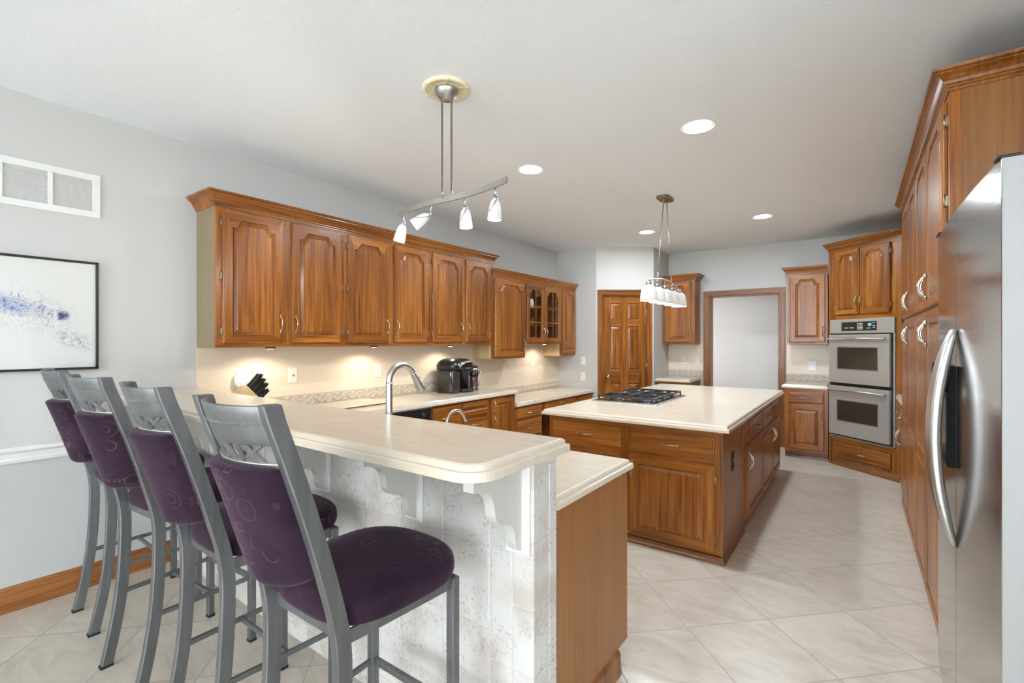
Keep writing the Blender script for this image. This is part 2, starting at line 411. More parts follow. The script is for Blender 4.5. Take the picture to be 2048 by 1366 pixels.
    def slab(s, outline, ztop, th=.045, mi=0, fine=1.0):
        """counter top with a stepped, rounded edge"""
        pr = [(.000, -th), (.000, -.024 * fine), (.003, -.0195 * fine), (.011, -.018 * fine), (.012, -.009 * fine), (.016, -.003 * fine), (.024, 0)]
        n = len(outline)
        def inset(o):
            out = []
            for i in range(n):
                p0, p1, p2 = Vector(outline[i - 1]), Vector(outline[i]), Vector(outline[(i + 1) % n])
                d1, d2 = (p1 - p0).normalized(), (p2 - p1).normalized()
                n1, n2 = Vector((-d1.y, d1.x)), Vector((-d2.y, d2.x)); b_ = (n1 + n2); b_ = b_ / max(b_.dot(n1), .3)
                out.append(p1 + b_ * o)
            return out
        rr = [[(p.x, p.y, ztop + dz) for p in inset(o)] for o, dz in pr]
        return s.rings(rr, (True, True), mi)
    def sweep(s, path, prof, mi=0, side=1):
        """mitred moulding: path in plan, prof = (out, z)"""
        path = [Vector(p) for p in path]; n = len(path); rr = []
        for i in range(n):
            d1 = (path[i] - path[i - 1]).normalized() if i else (path[1] - path[0]).normalized()
            d2 = (path[i + 1] - path[i]).normalized() if i < n - 1 else d1
            n1, n2 = Vector((d1.y, -d1.x)) * side, Vector((d2.y, -d2.x)) * side
            b_ = n1 + n2; b_ = b_ / b_.dot(n1)
            rr.append([(path[i].x + b_.x * o, path[i].y + b_.y * o, z) for o, z in prof])
        return s.rings(rr, (True, True), mi)
    def build(s, name, mats, parent=None, bevel=0, kind=None, sub=0, angle=30, fix=True):
        me = bpy.data.meshes.new(name); me.from_pydata([tuple(p) for p in s.v], [], s.f); me.update()
        if fix:
            bm = bmesh.new(); bm.from_mesh(me); bmesh.ops.recalc_face_normals(bm, faces=bm.faces); bm.to_mesh(me); bm.free()
        if not isinstance(mats, (list, tuple)): mats = [mats]
        for k in mats: me.materials.append(M[k] if isinstance(k, str) else k)
        me.polygons.foreach_set('material_index', s.mi); me.polygons.foreach_set('use_smooth', s.sm)
        o = bpy.data.objects.new(name, me); col.objects.link(o)
        if parent is not None: o.parent = parent
        if bevel:
            bm_ = o.modifiers.new('bevel', 'BEVEL'); bm_.width = bevel; bm_.segments = 2; bm_.limit_method = 'ANGLE'; bm_.angle_limit = R(40)
        if sub:
            sm_ = o.modifiers.new('sub', 'SUBSURF'); sm_.levels = sub; sm_.render_levels = sub
        if kind: o['kind'] = kind
        return o
def centred(mb, c):
    mb.v = [(p[0] - c[0], p[1] - c[1], p[2] - c[2]) for p in mb.v]; return mb
def onemesh(name, mb, mats, label, cat, base, group=None, bevel=0, rz=0):
    """a thing that is one mesh, origin at base (mb in world coordinates)"""
    o = centred(mb, base).build(name, mats, None, bevel); o.location = base
    return tag(o, label, cat, group)

# =================================================================== THE ROOM
XL, XR, YB, H = -3.605, 1.02, 7.31, 2.74
def struct(name, mb, m_, bevel=0): return mb.build(name, m_, None, bevel, 'structure')
struct('floor', MB().box(-3.9, 4.7, -6.7, 8.8, -.06, 0), 'floor')
struct('ceiling', MB().box(-3.9, 4.7, -6.7, 8.8, H, H + .06), 'ceiling')
struct('wall_left', MB().box(XL - .15, XL, -6.5, 6.3, .83, H, 0).box(XL - .15, XL, -6.5, .99, 0, .83, 1).box(XL - .15, XL, .99, 6.3, 0, .83, 0), ['wall', 'wainscot'])
YN = 6.155
struct('wall_nook', MB().prism([(XL - .12, YN), (-2.98, YN), (-3.01, YN + .12), (XL - .12, YN + .12)], 0, H), 'wall')
# angled wall with the six-panel door, local x from A to B
A = Vector((-2.98, 6.155)); B = Vector((-2.33, 6.64)); AB = B - A; LD = AB.length; rzd = math.atan2(AB.y, AB.x)
w = MB().box(0, .045, 0, .12, 0, H).box(LD - .045, LD, 0, .12, 0, H).box(.045, LD - .045, 0, .12, 2.10, H)
o = struct('wall_diagonal', w, 'walldiag'); o.location = (A.x, A.y, 0); o.rotation_euler = (0, 0, rzd)
struct('wall_return', MB().box(-2.45, -2.33, 6.645, YB + .12, 0, H), 'walldiag')
OX0, OX1, OZ = -1.735, -.845, 2.065
struct('wall_back', MB().box(-2.33, OX0, YB, YB + .13, 0, H).box(OX1, XR + .1, YB, YB + .13, 0, H).box(OX0, OX1, YB, YB + .13, OZ, H), 'wall')
struct('wall_right', MB().box(XR, XR + .12, 1.3, YB + .13, 0, H).box(XR + .12, 4.5, 1.3, 1.42, 0, H), 'wall')
# hall seen through the opening
struct('wall_hall', MB().box(-3.6, 1.2, 8.62, 8.74, 0, H).box(-3.6, -3.48, YB + .13, 8.62, 0, H).box(1.08, 1.2, YB + .13, 8.62, 0, H), 'walldiag')
# the part of the room behind the camera, with windows that let the day in
def wall_with_hole(name, axis, pos, a0, a1, h0, h1, z0, z1):
    mb = MB(); t = .15
    parts = [(a0, h0, 0, H), (h1, a1, 0, H), (h0, h1, 0, z0), (h0, h1, z1, H)]
    for p0, p1, q0, q1 in parts:
        if axis == 'y': mb.box(p0, p1, pos - t, pos, q0, q1)
        else: mb.box(pos, pos + t, p0, p1, q0, q1)
    struct(name, mb, 'wall')
    fr = MB(); n = 4
    def seg(p0, p1, q0, q1, d0=-.09, d1=-.04):
        if axis == 'y': fr.box(p0, p1, pos + d0, pos + d1, q0, q1)
        else: fr.box(pos - d1, pos - d0, p0, p1, q0, q1)
    seg(h0, h1, z0, z0 + .05); seg(h0, h1, z1 - .05, z1)
    for k in range(n + 1):
        x = h0 + (h1 - h0 - .05) * k / n; seg(x, x + .05, z0, z1)
    seg(h0, h1, (z0 + z1) / 2 - .02, (z0 + z1) / 2 + .02)
    wf = struct('window_1' if axis == 'y' else 'window_2', fr, 'white')
    g = MB()
    if axis == 'y': g.box(h0, h1, pos - .07, pos - .064, z0, z1)
    else: g.box(pos + .064, pos + .07, h0, h1, z0, z1)
    p = g.build('glass_pane', 'pane', wf)
wall_with_hole('wall_front', 'y', -6.5, -3.75, 4.65, -3.4, 1.2, .45, 2.5)
wall_with_hole('wall_far_right', 'x', 4.5, -6.65, 1.42, -4.9, -.3, .45, 2.5)

# trims on the left wall
prof = [(0, .775), (.012, .775), (.016, .79), (.010, .80), (.014, .825), (.026, .838), (.028, .848), (.020, .856), (0, .858)]
struct('trim_chair_rail', MB().sweep([(XL, -6.4), (XL, 1.225)], prof), 'white')
bp = [(0, 0), (.022, 0), (.022, .018), (.014, .028), (.014, .095), (.010, .105), (.012, .118), (.006, .128), (0, .130)]
struct('baseboard_left', MB().sweep([(XL, -6.4), (XL, 1.225)], bp), 'wbase')
bpn = [(0, 0), (.02, 0), (.014, .03), (.014, .09), (0, .10)]
struct('baseboard_diagonal', MB().sweep([(-2.98 + .0, YN), (-3.02, YN)], bpn, side=-1), 'wbase')
struct('trim_backsplash', MB().box(XL, XL + .004, 1.362, YN, .73, 1.41), 'splash')
struct('trim_backsplash_left_nook', MB().box(-2.33, -1.815, YB - .004, YB, .89, 1.40), 'splash')
struct('trim_backsplash_right_nook', MB().box(-.76, -.25, YB - .004, YB, .89, 1.40), 'splash')

# opening casing in the back wall
def casing_profile_box(mb, x0, x1, z0, z1, y, vertical, mi=0):
    mb.box(x0, x1, y - .016, y, z0, z1, mi)
    if vertical:
        w_ = x1 - x0
        mb.box(x0 + w_ * .12, x0 + w_ * .42, y - .023, y - .016, z0, z1, mi); mb.box(x0 + w_ * .62, x0 + w_ * .8, y - .021, y - .016, z0, z1, mi)
mb = MB()
for (x0, x1) in ((OX0 - .085, OX0), (OX1, OX1 + .075)):
    mb.box(x0, x1, YB - .018, YB, 0, OZ - .0005); w_ = x1 - x0
    mb.box(x0 + .004, x0 + .022, YB - .025, YB - .018, 0, OZ + .050); mb.box(x1 - .022, x1 - .010, YB - .023, YB - .018, 0, OZ)
mb.box(OX0 - .085, OX1 + .075, YB - .018, YB, OZ, OZ + .075, 1); mb.box(OX0 - .08, OX1 + .07, YB - .025, YB - .018, OZ + .052, OZ + .071, 1); mb.box(OX0, OX1, YB - .023, YB - .018, OZ + .008, OZ + .022, 1)
mb.box(OX0, OX0 + .018, YB - .004, YB + .134, 0, OZ); mb.box(OX1 - .018, OX1, YB - .004, YB + .134, 0, OZ); mb.box(OX0, OX1, YB - .004, YB + .134, OZ - .018, OZ, 1)
struct('trim_opening_casing', mb, ['wdark', 'wdark_x'], .002)

# six-panel door in the angled wall
def panel_door():
    t = MB()
    z1 = 2.052; x0, x1 = .106, .716; th = (.03, .065)
    rows = [(.20, .82), (1.00, 1.628), (1.72, 1.955)]; cols = [(.205, .355), (.452, .610)]
    t.box(x0, cols[0][0], *th, .012, z1, 0); t.box(cols[0][1], cols[1][0], *th, .012, z1, 0); t.box(cols[1][1], x1, *th, .012, z1, 0)
    zs = [.012] + [q for r_ in rows for q in r_] + [z1]
    for c0, c1 in cols:
        for k in range(0, len(zs), 2): t.box(c0, c1, *th, zs[k], zs[k + 1], 1)
        for r0, r1 in rows:
            def rc(o, y): return [(c0 + o, y, r0 + o), (c1 - o, y, r0 + o), (c1 - o, y, r1 - o), (c0 + o, y, r1 - o)]
            t.rings([rc(0, .05), rc(0, .040), rc(.006, .044), rc(.012, .044), rc(.035, .034)], (True, True))
    d = t.build('door_1', ['wood_z', 'wood_x'], None, 0, 'structure'); d.location = (A.x, A.y, 0); d.rotation_euler = (0, 0, rzd)
    d['kind'] = 'structure'
    k = MB().lathe([(.028, 0), (.030, .004), (.012, .010), (.010, .03), (.022, .036), (.028, .048), (.026, .060), (.012, .068), (.0, .069)], (.167, .03, .918), (0, -1, 0), 20)
    k.build('door_knob', 'knobglass', d)
    for z in (1.82, 1.06, .25): MB().box(.713, .724, .012, .032, z - .045, z + .045).lathe([(.006, -.05), (.006, .05)], (.7185, .016, z), n=8).build('hinge', 'pewter2', d)
    c = MB()
    for a0, a1, s_ in ((.018, .100, 1), (.722, .790, 1)):
        c.box(a0, a1, -.016, .0, 0, 2.0615); c.box(a0 + .006, a0 + .022, -.024, -.016, 0, 2.0615); c.box(a1 - .020, a1 - .008, -.021, -.016, 0, 2.062)
    c.box(.018, .790, -.016, 0, 2.062, 2.142, 1); c.box(.018, .790, -.024, -.016, 2.115, 2.134, 1); c.box(.1, .722, -.021, -.016, 2.07, 2.082, 1)
    c.box(.080, .104, 0, .12, 0, 2.08); c.box(.718, .742, 0, .12, 0, 2.08); c.box(.080, .742, 0, .12, 2.056, 2.08, 1)
    q = c.build('trim_door_casing', ['wood_z', 'wood_x'], None, .002, 'structure'); q.location = (A.x, A.y, 0); q.rotation_euler = (0, 0, rzd)
panel_door()

# half wall of the bar, with its tiles
BX, BY0, BY1, BT = -.815, 1.24, 1.385, 1.055
mb = MB().box(XL, BX - .003, BY0 + .003, BY1, 0, BT, 1)
cols = [BX - .08]
x = -.985
cols = [(-.895, -.8155), (-.985, -.895)]
while x > XL + .05: cols.append((max(x - .2155, XL), x)); x -= .2155
for i, (a, b_) in enumerate(cols):
    rows = [(0, .155), (.155, .365), (.365, .575), (.575, .786), (.786, BT)] if i == 0 else ([(0, .155), (.155, .365), (.365, .575), (.575, .742), (.742, 1.01), (1.01, BT)] if i == 1 else [(0, .085), (.085, .205), (.205, .465), (.465, .738), (.738, 1.01), (1.01, BT)])
    for z0, z1 in rows:
        g = .002
        q = [(a + g, z0 + g), (b_ - g, z0 + g), (b_ - g, z1 - g), (a + g, z1 - g)]
        def rg(o, y): return [(a + g + o, y, z0 + g + o), (b_ - g - o, y, z0 + g + o), (b_ - g - o, y, z1 - g - o), (a + g + o, y, z1 - g - o)]
        mb.rings([rg(0, BY0 + .004), rg(0, BY0 + .0015), rg(.003, BY0 - .001)], (False, True), 0)
for (a, b_) in ((BY0, 1.334), (1.334, BY1)):
    for z0, z1 in ((0, .155), (.155, .365), (.365, .576), (.576, .788), (.788, BT)) if a < 1.3 else ((0, .155), (.155, .36), (.36, .57), (.57, .788), (.788, 1.02), (1.02, BT)):
        g = .002
        def rg(o, x_): return [(x_, a + g + o, z0 + g + o), (x_, b_ - g - o, z0 + g + o), (x_, b_ - g - o, z1 - g - o), (x_, a + g + o, z1 - g - o)]
        mb.rings([rg(0, BX - .004), rg(0, BX - .0015), rg(.003, BX + .001)], (False, True), 0)
struct('wall_bar', mb, ['walltile', 'grout'])
# =================================================================== CABINETS
CROWN = [(0, 0), (.006, 0), (.006, .012), (.013, .016), (.013, .024), (.020, .028), (.024, .040), (.034, .055), (.046, .064), (.050, .066), (.050, .073), (.061, .078), (.063, .090), (0, .090)]
class Cab:
    """a cabinet; local x runs right along its front, local y goes into it, z is height above the floor"""
    def __init__(s, name, label, cat, x, y, rz, zb=0, group=None, cat2=None):
        s.zb = zb; s.o = thing(name, label, cat, (x, y, zb), rz, group)
    def put(s, name, mb, mats, parent=None, bevel=0):
        mb.v = [(p[0], p[1], p[2] - s.zb) for p in mb.v]
        return mb.build(name, mats, parent or s.o, bevel)
    def frame_body(s, w, d, z0, z1, toe=0, side='wood_z', open_=False, inset_l=0):
        """box with a face frame; toe = height of the recessed plinth"""
        b = MB()
        if not open_: b.box(0, w, .019, d, z0 + toe, z1)
        else:
            b.box(0, .018, .019, d, z0, z1); b.box(w - .018, w, .019, d, z0, z1); b.box(.018, w - .018, .019, d, z0, z0 + .02); b.box(.018, w - .018, .019, d, z1 - .02, z1); b.box(.018, w - .018, d - .01, d, z0 + .02, z1 - .02)
        s.put('body', b, side)
        if toe: s.put('plinth', MB().box(0, w, .075, d, z0, z0 + toe).sweep([(0, .075), (w, .075)], [(0, 0), (.012, 0), (.008, .018), (0, .022)]), 'wdark_x')
    def face(s, rects, w, z0, z1):
        """face frame as a flat board with rectangular openings left where doors cover it anyway"""
        b = MB()
        xs = sorted({0, w} | {r[0] for r in rects} | {r[1] for r in rects})
        b.box(0, w, 0, .019, z0, z0 + .03, 1).box(0, w, 0, .019, z1 - .03, z1, 1)
        for a, c in rects: b.box(a, c, 0, .019, z0 + .03, z1 - .03, 0)
        b.box(.004, w - .004, .0008, .018, z0 + .031, z1 - .031, 1)
        return s.put('face_frame', b, ['wood_z', 'wood_x'], bevel=.0012)
    def crown(s, w, d, z, left=True, right=True, parent=None):
        p = ([(0, d)] if left else []) + [(0, 0), (w, 0)] + ([(w, d)] if right else [])
        return s.put('crown', MB().sweep(p, [(o, z + q) for o, q in CROWN]), 'wood_x')
    def pull(s, parent, x, z, vertical=True, L=.105, y=-.019, big=False, name='handle'):
        b = MB(); n = 12; pr = .03 if big else .024
        def P(t, o): return (x, y - o, z + t) if vertical else (x + t, y - o, z)
        pts = []; rad = []
        for k in range(n + 1):
            t = -1 + 2 * k / n
            o = pr * (1 - abs(t) ** 2.2) + .004
            pts.append(P(t * L / 2, o)); rad.append((.0042 if not big else .0055) * (1 + .35 * abs(t) ** 3) * (1.25 if abs(t) < .2 else 1))
        b.tube(pts, rad, 8)
        for sg in (-1, 1):
            for q, (tt, rr_) in enumerate(((.96, .0085), (.80, .0068), (1.08, .006), (1.18, .004))):
                if big: rr_ *= 1.35
                b.ball(P(sg * tt * L / 2, .005 if tt > .9 else .014), rr_, 8, sc=(1, .8, 1))
            if big:
                for k in range(5): b.ball(P(sg * (.55 + .09 * k) * L / 2, pr * (1 - (.55 + .09 * k) ** 2.2) + .009), .0042, 6)
        if big:
            b.tube([(p[0] + (.0 if vertical else 0), p[1] + .009, p[2]) for p in pts[1:-1]], .0038, 6)
        return s.put(name, b, 'pewter2' if big else 'pewter', parent)
    def hinge(s, parent, x, z, y=-.012):
        return s.put('hinge', MB().box(x - .007, x + .007, y - .004, y + .012, z - .022, z + .022).lathe([(.0045, -.029), (.0045, .029)], (x, y - .006, z), n=8), 'hinge', parent)
    def door(s, x0, x1, z0, z1, arch=.054, handle='r', hz='b', hinges=3, glass=False, sw=.058, y=0, L=.105, big=False, mids=None, name='door', grain=None, nohinge=False):
        th = .019; b = MB(); yf = y - th
        def arch_u(u):
            u = min(u, 1 - u)
            if u < .07: return 0.0
            if u < .125: return .30 * (1 - math.cos((u - .07) / .055 * math.pi / 2)) 
            if u < .24: t = (u - .125) / .115; return .30 + .70 * math.sin(t * math.pi / 2)
            return 1.0 - .05 * math.sin(min((u - .24) / .26, 1) * math.pi / 2)
        NA = [0, .03, .07, .085, .10, .115, .125, .14, .16, .18, .20, .22, .24, .30, .38, .5]
        us = NA + [1 - u for u in reversed(NA[:-1])]
        def inner(o, za, zt_, ar):
            l, r_ = x0 + sw + o, x1 - sw - o; bt = za + o
            pts = [(l, bt), (r_, bt)]
            if ar: pts += [(r_ + (l - r_) * u, zt_ - o - ar * (1 - arch_u(u))) for u in us]
            else: pts += [(r_, zt_ - o), (l, zt_ - o)]
            return pts
        # openings from bottom to top
        segs = [(z0 + sw, z1 - sw)] if not mids else [(z0 + sw, mids - sw * .5), (mids + sw * .5, z1 - sw)]
        rim = [(x0, x1, z0, z1, o, yy) for o, yy in ((0, y), (0, yf + .007), (.002, yf + .005), (.006, yf + .0045), (.008, yf))]
        b.rings([[(a + o, yy, c + o), (d_ - o, yy, c + o), (d_ - o, yy, e - o), (a + o, yy, e - o)] for a, d_, c, e, o, yy in rim], (not glass, False))
        X0, X1, Z0, Z1 = x0 + .008, x1 - .008, z0 + .008, z1 - .008
        for k, (sa, sb) in enumerate(segs):
            ar = arch if (k == len(segs) - 1) else 0
            la = Z0 if k == 0 else mids; lb = Z1 if k == len(segs) - 1 else mids
            inn = inner(0, sa, sb, ar); n = len(inn)
            out = [(X0, la), (X1, la)]
            if ar:
                l, r_ = inn[-1][0], inn[2][0]
                for (px_, pz_) in inn[2:]: out.append((X1 + (X0 - X1) * (r_ - px_) / (r_ - l), lb))
            else: out += [(X1, lb), (X0, lb)]
            vs_ = [(p[0], yf, p[1]) for p in inn] + [(p[0], yf, p[1]) for p in out]
            fs = [(i, (i + 1) % n, n + (i + 1) % n, n + i) for i in range(n)]
            mi = [1] + [0] + [1] * (n - 3) + [0]
            b.add(vs_, fs, mi)
            if glass:
                rr = [(0, yf), (.003, yf + .004), (.005, yf + .006), (.005, y)]
                b.rings([[(p[0], yy, p[1]) for p in inner(o, sa, sb, ar)] for o, yy in rr], (False, False), 0)
                # back side of the frame
                vs2 = [(p[0], y, p[1]) for p in inner(.005, sa, sb, ar)] + [((x0 if p[0] == X0 else x1 if p[0] == X1 else p[0]), y, (z0 if p[1] == Z0 else z1)) for p in out]
                b.add(vs2, fs, mi)
                xm = (x0 + x1) / 2; zt = sb; zh = zt - sa
                b.box(xm - .007, xm + .007, yf + .003, yf + .012, sa, sb - .002)
                for q in (1, 2): b.box(x0 + sw, x1 - sw, yf + .003, yf + .012, sa + zh * q * .325 - .006, sa + zh * q * .325 + .006, 1)
            else:
                rr = [(0, yf), (.0015, yf + .006), (.004, yf + .0075), (.006, yf + .013), (.0095, yf + .013), (.011, yf + .0095), (.030, yf + .003), (.032, yf + .001)]
                b.rings([[(p[0], yy, p[1]) for p in inner(o, sa, sb, ar)] for o, yy in rr], (False, True), 0)
        gz, gx = grain or ('wood_z', 'wood_x')
        d = s.put(name, b, [gz, gx])
        if glass: s.put('glass_pane', MB().box(x0 + sw - .004, x1 - sw + .004, y - .007, y - .004, z0 + sw - .004, z1 - sw + .004), 'pane', d)
        if handle:
            hx = x1 - sw * .42 if handle == 'r' else x0 + sw * .42
            zz = z0 + .055 + L / 2 + .03 if hz == 'b' else (z1 - .055 - L / 2 if hz == 't' else hz)
            s.pull(d, hx, zz, True, L, yf, big)
            if hinges and not nohinge:
                ex = x0 - .006 if handle == 'r' else x1 + .006
                hh = z1 - z0
                for q in ([z0 + .08, z1 - .09] if hinges == 2 else [z0 + .08, z0 + hh * .5, z1 - .09]): s.hinge(d, ex, q, y - .004)
        return d
    def drawer(s, x0, x1, z0, z1, y=0, pull=True, big=False):
        yf = y - .019
        pr = [(0, y), (0, yf + .009), (.003, yf + .006), (.007, yf + .0055), (.010, yf + .003), (.013, yf)]
        b = MB().rings([[(x0 + o, yy, z0 + o), (x1 - o, yy, z0 + o), (x1 - o, yy, z1 - o), (x0 + o, yy, z1 - o)] for o, yy in pr], (True, True))
        d = s.put('drawer', b, 'wood_x')
        if pull: s.pull(d, (x0 + x1) / 2, (z0 + z1) / 2, False, .105, yf)
        return d

XF = -3.317; DU = XF - XL
# ---- upper cabinets on the left wall, high run
ys = [1.362, 2.304, 3.246, 4.212]
dpx = [((.037, .437), (.501, .910)), ((.032, .440), (.504, .911)), ((.031, .454), (.514, .926))]
labs = ['tall upper wood cabinet at the left end of the long wall run',
        'middle tall upper wood cabinet of the long wall run',
        'tall upper wood cabinet of the long run, above the coffee maker']
for k in range(3):
    w_ = ys[k + 1] - ys[k]
    c = Cab('upper_cabinet', labs[k], 'cabinet', XF, ys[k], R(90), 1.375)
    c.frame_body(w_, DU - .005, 1.375, 2.285, side='wlight' if k == 0 else 'wood_z')
    (a0, a1), (b0, b1) = dpx[k]
    c.face([(0, a0 + .01), (a1 - .01, b0 + .01), (b1 - .01, w_)], w_, 1.375, 2.285)
    c.door(a0, a1, 1.402, 2.274, handle='r'); c.door(b0, b1, 1.402, 2.274, handle='l')
cr = MB().sweep([(XL, 1.362), (XF, 1.362), (XF, 4.212), (XL, 4.212)], [(o, 2.285 + q) for o, q in CROWN])
onemesh('crown_moulding', cr, 'wood_y', 'long stained crown moulding along the top of the tall upper cabinets', 'moulding', (XF, 2.8, 2.285))
# ---- low run: 4.212 .. 6.15
c = Cab('upper_cabinet', 'lower-hung single-door wall cabinet between the tall run and the glass-door cabinet', 'cabinet', XF, 4.214, R(90), 1.212)
c.frame_body(.65, DU - .005, 1.212, 2.141, side='wtan'); c.face([(0, .045), (.62, .65)], .65, 1.212, 2.141)
c.door(.036, .632, 1.235, 2.132, handle='r')
g = Cab('glass_door_cabinet', 'short wall cabinet with two arched glass doors showing jars inside', 'cabinet', XF, 4.866, R(90), 1.385)
g.frame_body(.872, DU - .005, 1.385, 2.141, side='wood_z', open_=True)
g.put('face_frame', MB().box(0, .872, 0, .019, 1.385, 1.405, 1).box(0, .872, 0, .019, 2.125, 2.141, 1).box(0, .03, 0, .019, 1.405, 2.125).box(.842, .872, 0, .019, 1.405, 2.125).box(.425, .447, 0, .019, 1.405, 2.125), ['wood_z', 'wood_x'])
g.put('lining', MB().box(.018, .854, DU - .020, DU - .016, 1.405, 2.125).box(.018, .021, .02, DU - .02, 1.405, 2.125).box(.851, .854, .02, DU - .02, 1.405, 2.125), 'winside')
for z in (1.615, 1.83): g.put('shelf', MB().box(.021, .851, .03, DU - .02, z, z + .014), 'wood_x')
g.door(.022, .430, 1.395, 2.132, handle='r', glass=True, sw=.062, hinges=2, L=.095)
g.door(.442, .850, 1.395, 2.132, handle='l', glass=True, sw=.062, hinges=2, L=.095)
c = Cab('upper_cabinet', 'narrow lower-hung wall cabinet at the far end of the long wall, in the corner', 'cabinet', XF, 5.740, R(90), 1.212)
c.frame_body(.41, DU - .005, 1.212, 2.141, side='wtan'); c.face([(0, .055), (.385, .41)], .41, 1.212, 2.141)
c.door(.045, .396, 1.235, 2.132, handle='l', hinges=0)
cr = MB().sweep([(XF, 4.214), (XF, 6.15), (XL, 6.15)], [(o, 2.142 + q) for o, q in CROWN])
onemesh('crown_moulding', cr, 'wood_y', 'shorter stained crown moulding above the glass-door cabinet', 'moulding', (XF, 5.2, 2.142))

# things behind the glass doors (shelves at 1.405, 1.629, 1.844)
def jar(loc, r, h_, m_, label, cat, name='jar', lid=None, group=None):
    t = thing(name, label, cat, loc, 0, group)
    MB().lathe([(r * .85, 0), (r, .008), (r, h_ * .72), (r * .80, h_ * .86), (r * .80, h_)], n=18).build('vessel', m_, t)
    if lid: MB().lathe([(r * .88, h_), (r * .9, h_ + .004), (r * .9, h_ + .018), (r * .3, h_ + .024)], n=18).build('lid', lid, t)
    return t
jar((-3.43, 5.03, 1.844), .034, .16, 'glass', 'tall clear glass jar on the top shelf behind the left glass door', 'jar')
jar((-3.43, 5.17, 1.844), .036, .12, 'platewhite', 'white canister beside the clear jar on the top shelf', 'canister', 'canister')
jar((-3.41, 5.02, 1.629), .040, .10, 'plate', 'cream lidded jar behind the left glass door, middle shelf', 'jar', lid='plate')
jar((-3.41, 5.17, 1.629), .030, .10, 'glass', 'clear glass tumbler beside the cream jar, middle shelf', 'glass', 'drinking_glass')
jar((-3.41, 5.46, 1.629), .042, .10, 'plate', 'cream lidded jar behind the right glass door, middle shelf', 'jar', lid='plate')
jar((-3.41, 5.04, 1.405), .040, .06, 'black', 'low black bowl at the bottom behind the left glass door', 'bowl', 'bowl')
jar((-3.41, 5.18, 1.405), .028, .08, 'black', 'small black cup at the bottom behind the left glass door', 'cup', 'cup')
jar((-3.41, 5.44, 1.405), .040, .045, 'blackglass', 'low dark dish at the bottom behind the right glass door', 'dish', 'dish')

# ---- base cabinets under the long wall counter (front at x=-3.025)
XC = -3.025; CT = .89; CB = CT - .042; DB = XC - XL
def base(name, label, y0, w_, zt=CB, xf=XC, d=None, group=None, toe=.09):
    c = Cab(name, label, 'cabinet', xf, y0, R(90), 0, group)
    c.frame_body(w_, (d or (xf - XL)) - .005, 0, zt, toe=toe); return c
c = base('base_cabinet', 'base cabinet left of the black dishwasher, hidden low behind the bar', 2.024, .326)
c.face([(0, .03), (.296, .326)], .326, .09, CB); c.drawer(.02, .306, .70, .83); c.door(.02, .306, .11, .68, arch=0, handle='r', hz='t', hinges=2)
dw = Cab('dishwasher', 'black dishwasher under the long wall counter', 'dishwasher', XC, 2.352, R(90), 0)
dw.put('body', MB().box(0, .60, .02, DB - .01, .09, CB).box(0, .6, .07, DB - .01, 0, .09), 'blackmatte')
dw.put('door', MB().box(.005, .595, -.02, .02, .11, .715), 'black', bevel=.004)
cp = dw.put('control_panel', MB().box(.005, .595, -.028, .02, .722, CB - .004), 'black', bevel=.004)
dw.put('dial', MB().lathe([(.022, 0), (.022, .010), (.015, .014), (.014, .022)], (.50, -.028, .785), (0, -1, 0), 18), 'blackmatte', cp)
dw.put('grip', MB().box(.12, .30, -.033, -.028, .745, .76), 'blackmatte', cp)
c = base('base_cabinet', 'base cabinet with a wide drawer right beside the dishwasher', 2.956, .405)
c.face([(0, .03), (.375, .405)], .405, .09, CB); c.drawer(.028, .375, .615, .822); c.drawer(.028, .375, .37, .595); c.drawer(.028, .375, .12, .35)
c = base('base_cabinet', 'base cabinet with a slim false drawer above a large drawer front', 3.363, .415)
c.face([(0, .03), (.38, .415)], .415, .09, CB); c.drawer(.025, .388, .768, .828, pull=False); c.drawer(.025, .388, .46, .752); c.drawer(.025, .388, .12, .44)
c = base('base_cabinet', 'end base cabinet with a tall door where the long counter steps down', 3.780, .465)
c.face([(0, .055), (.42, .465)], .465, .09, CB); d_ = c.door(.045, .43, .11, .828, arch=0, handle='l', hz=.745, hinges=0); c.pull(d_, .069, .60, True, .09)
# desk-height part
DT = .735; DTB = DT - .042
c = base('base_cabinet', 'low desk-height cabinet of drawers beside the step in the counter', 4.262, .56, DTB, XC - .02)
c.face([(0, .03), (.53, .56)], .56, .09, DTB); c.drawer(.025, .535, .545, .672); c.drawer(.025, .535, .335, .525); c.drawer(.025, .535, .11, .315)
kd = Cab('desk_apron', 'shallow desk apron with one drawer over the dark knee space', 'desk apron', XC - .02, 4.822, R(90), .585)
kd.put('rail', MB().box(0, .866, 0, .019, .585, DTB).box(0, .866, .019, .4, .60, .67), 'wood_x'); kd.drawer(.05, .82, .598, .682)
c = base('base_cabinet', 'low desk-height cabinet in the far left corner', 5.688, .462, DTB, XC - .02)
c.face([(0, .03), (.43, .462)], .462, .09, DTB); c.drawer(.025, .445, .565, .682, pull=False); c.door(.025, .445, .11, .545, arch=0, handle='l', hz='t', hinges=0)

# ---- peninsula: base cabinets under the low counter behind the bar wall, facing the kitchen (+y)
XPN = BX - .012; YP = 2.02
pc = Cab('peninsula_cabinet', 'end base cabinet of the peninsula with plain wood side panel facing the room', 'cabinet', XPN, YP, R(180), 0)
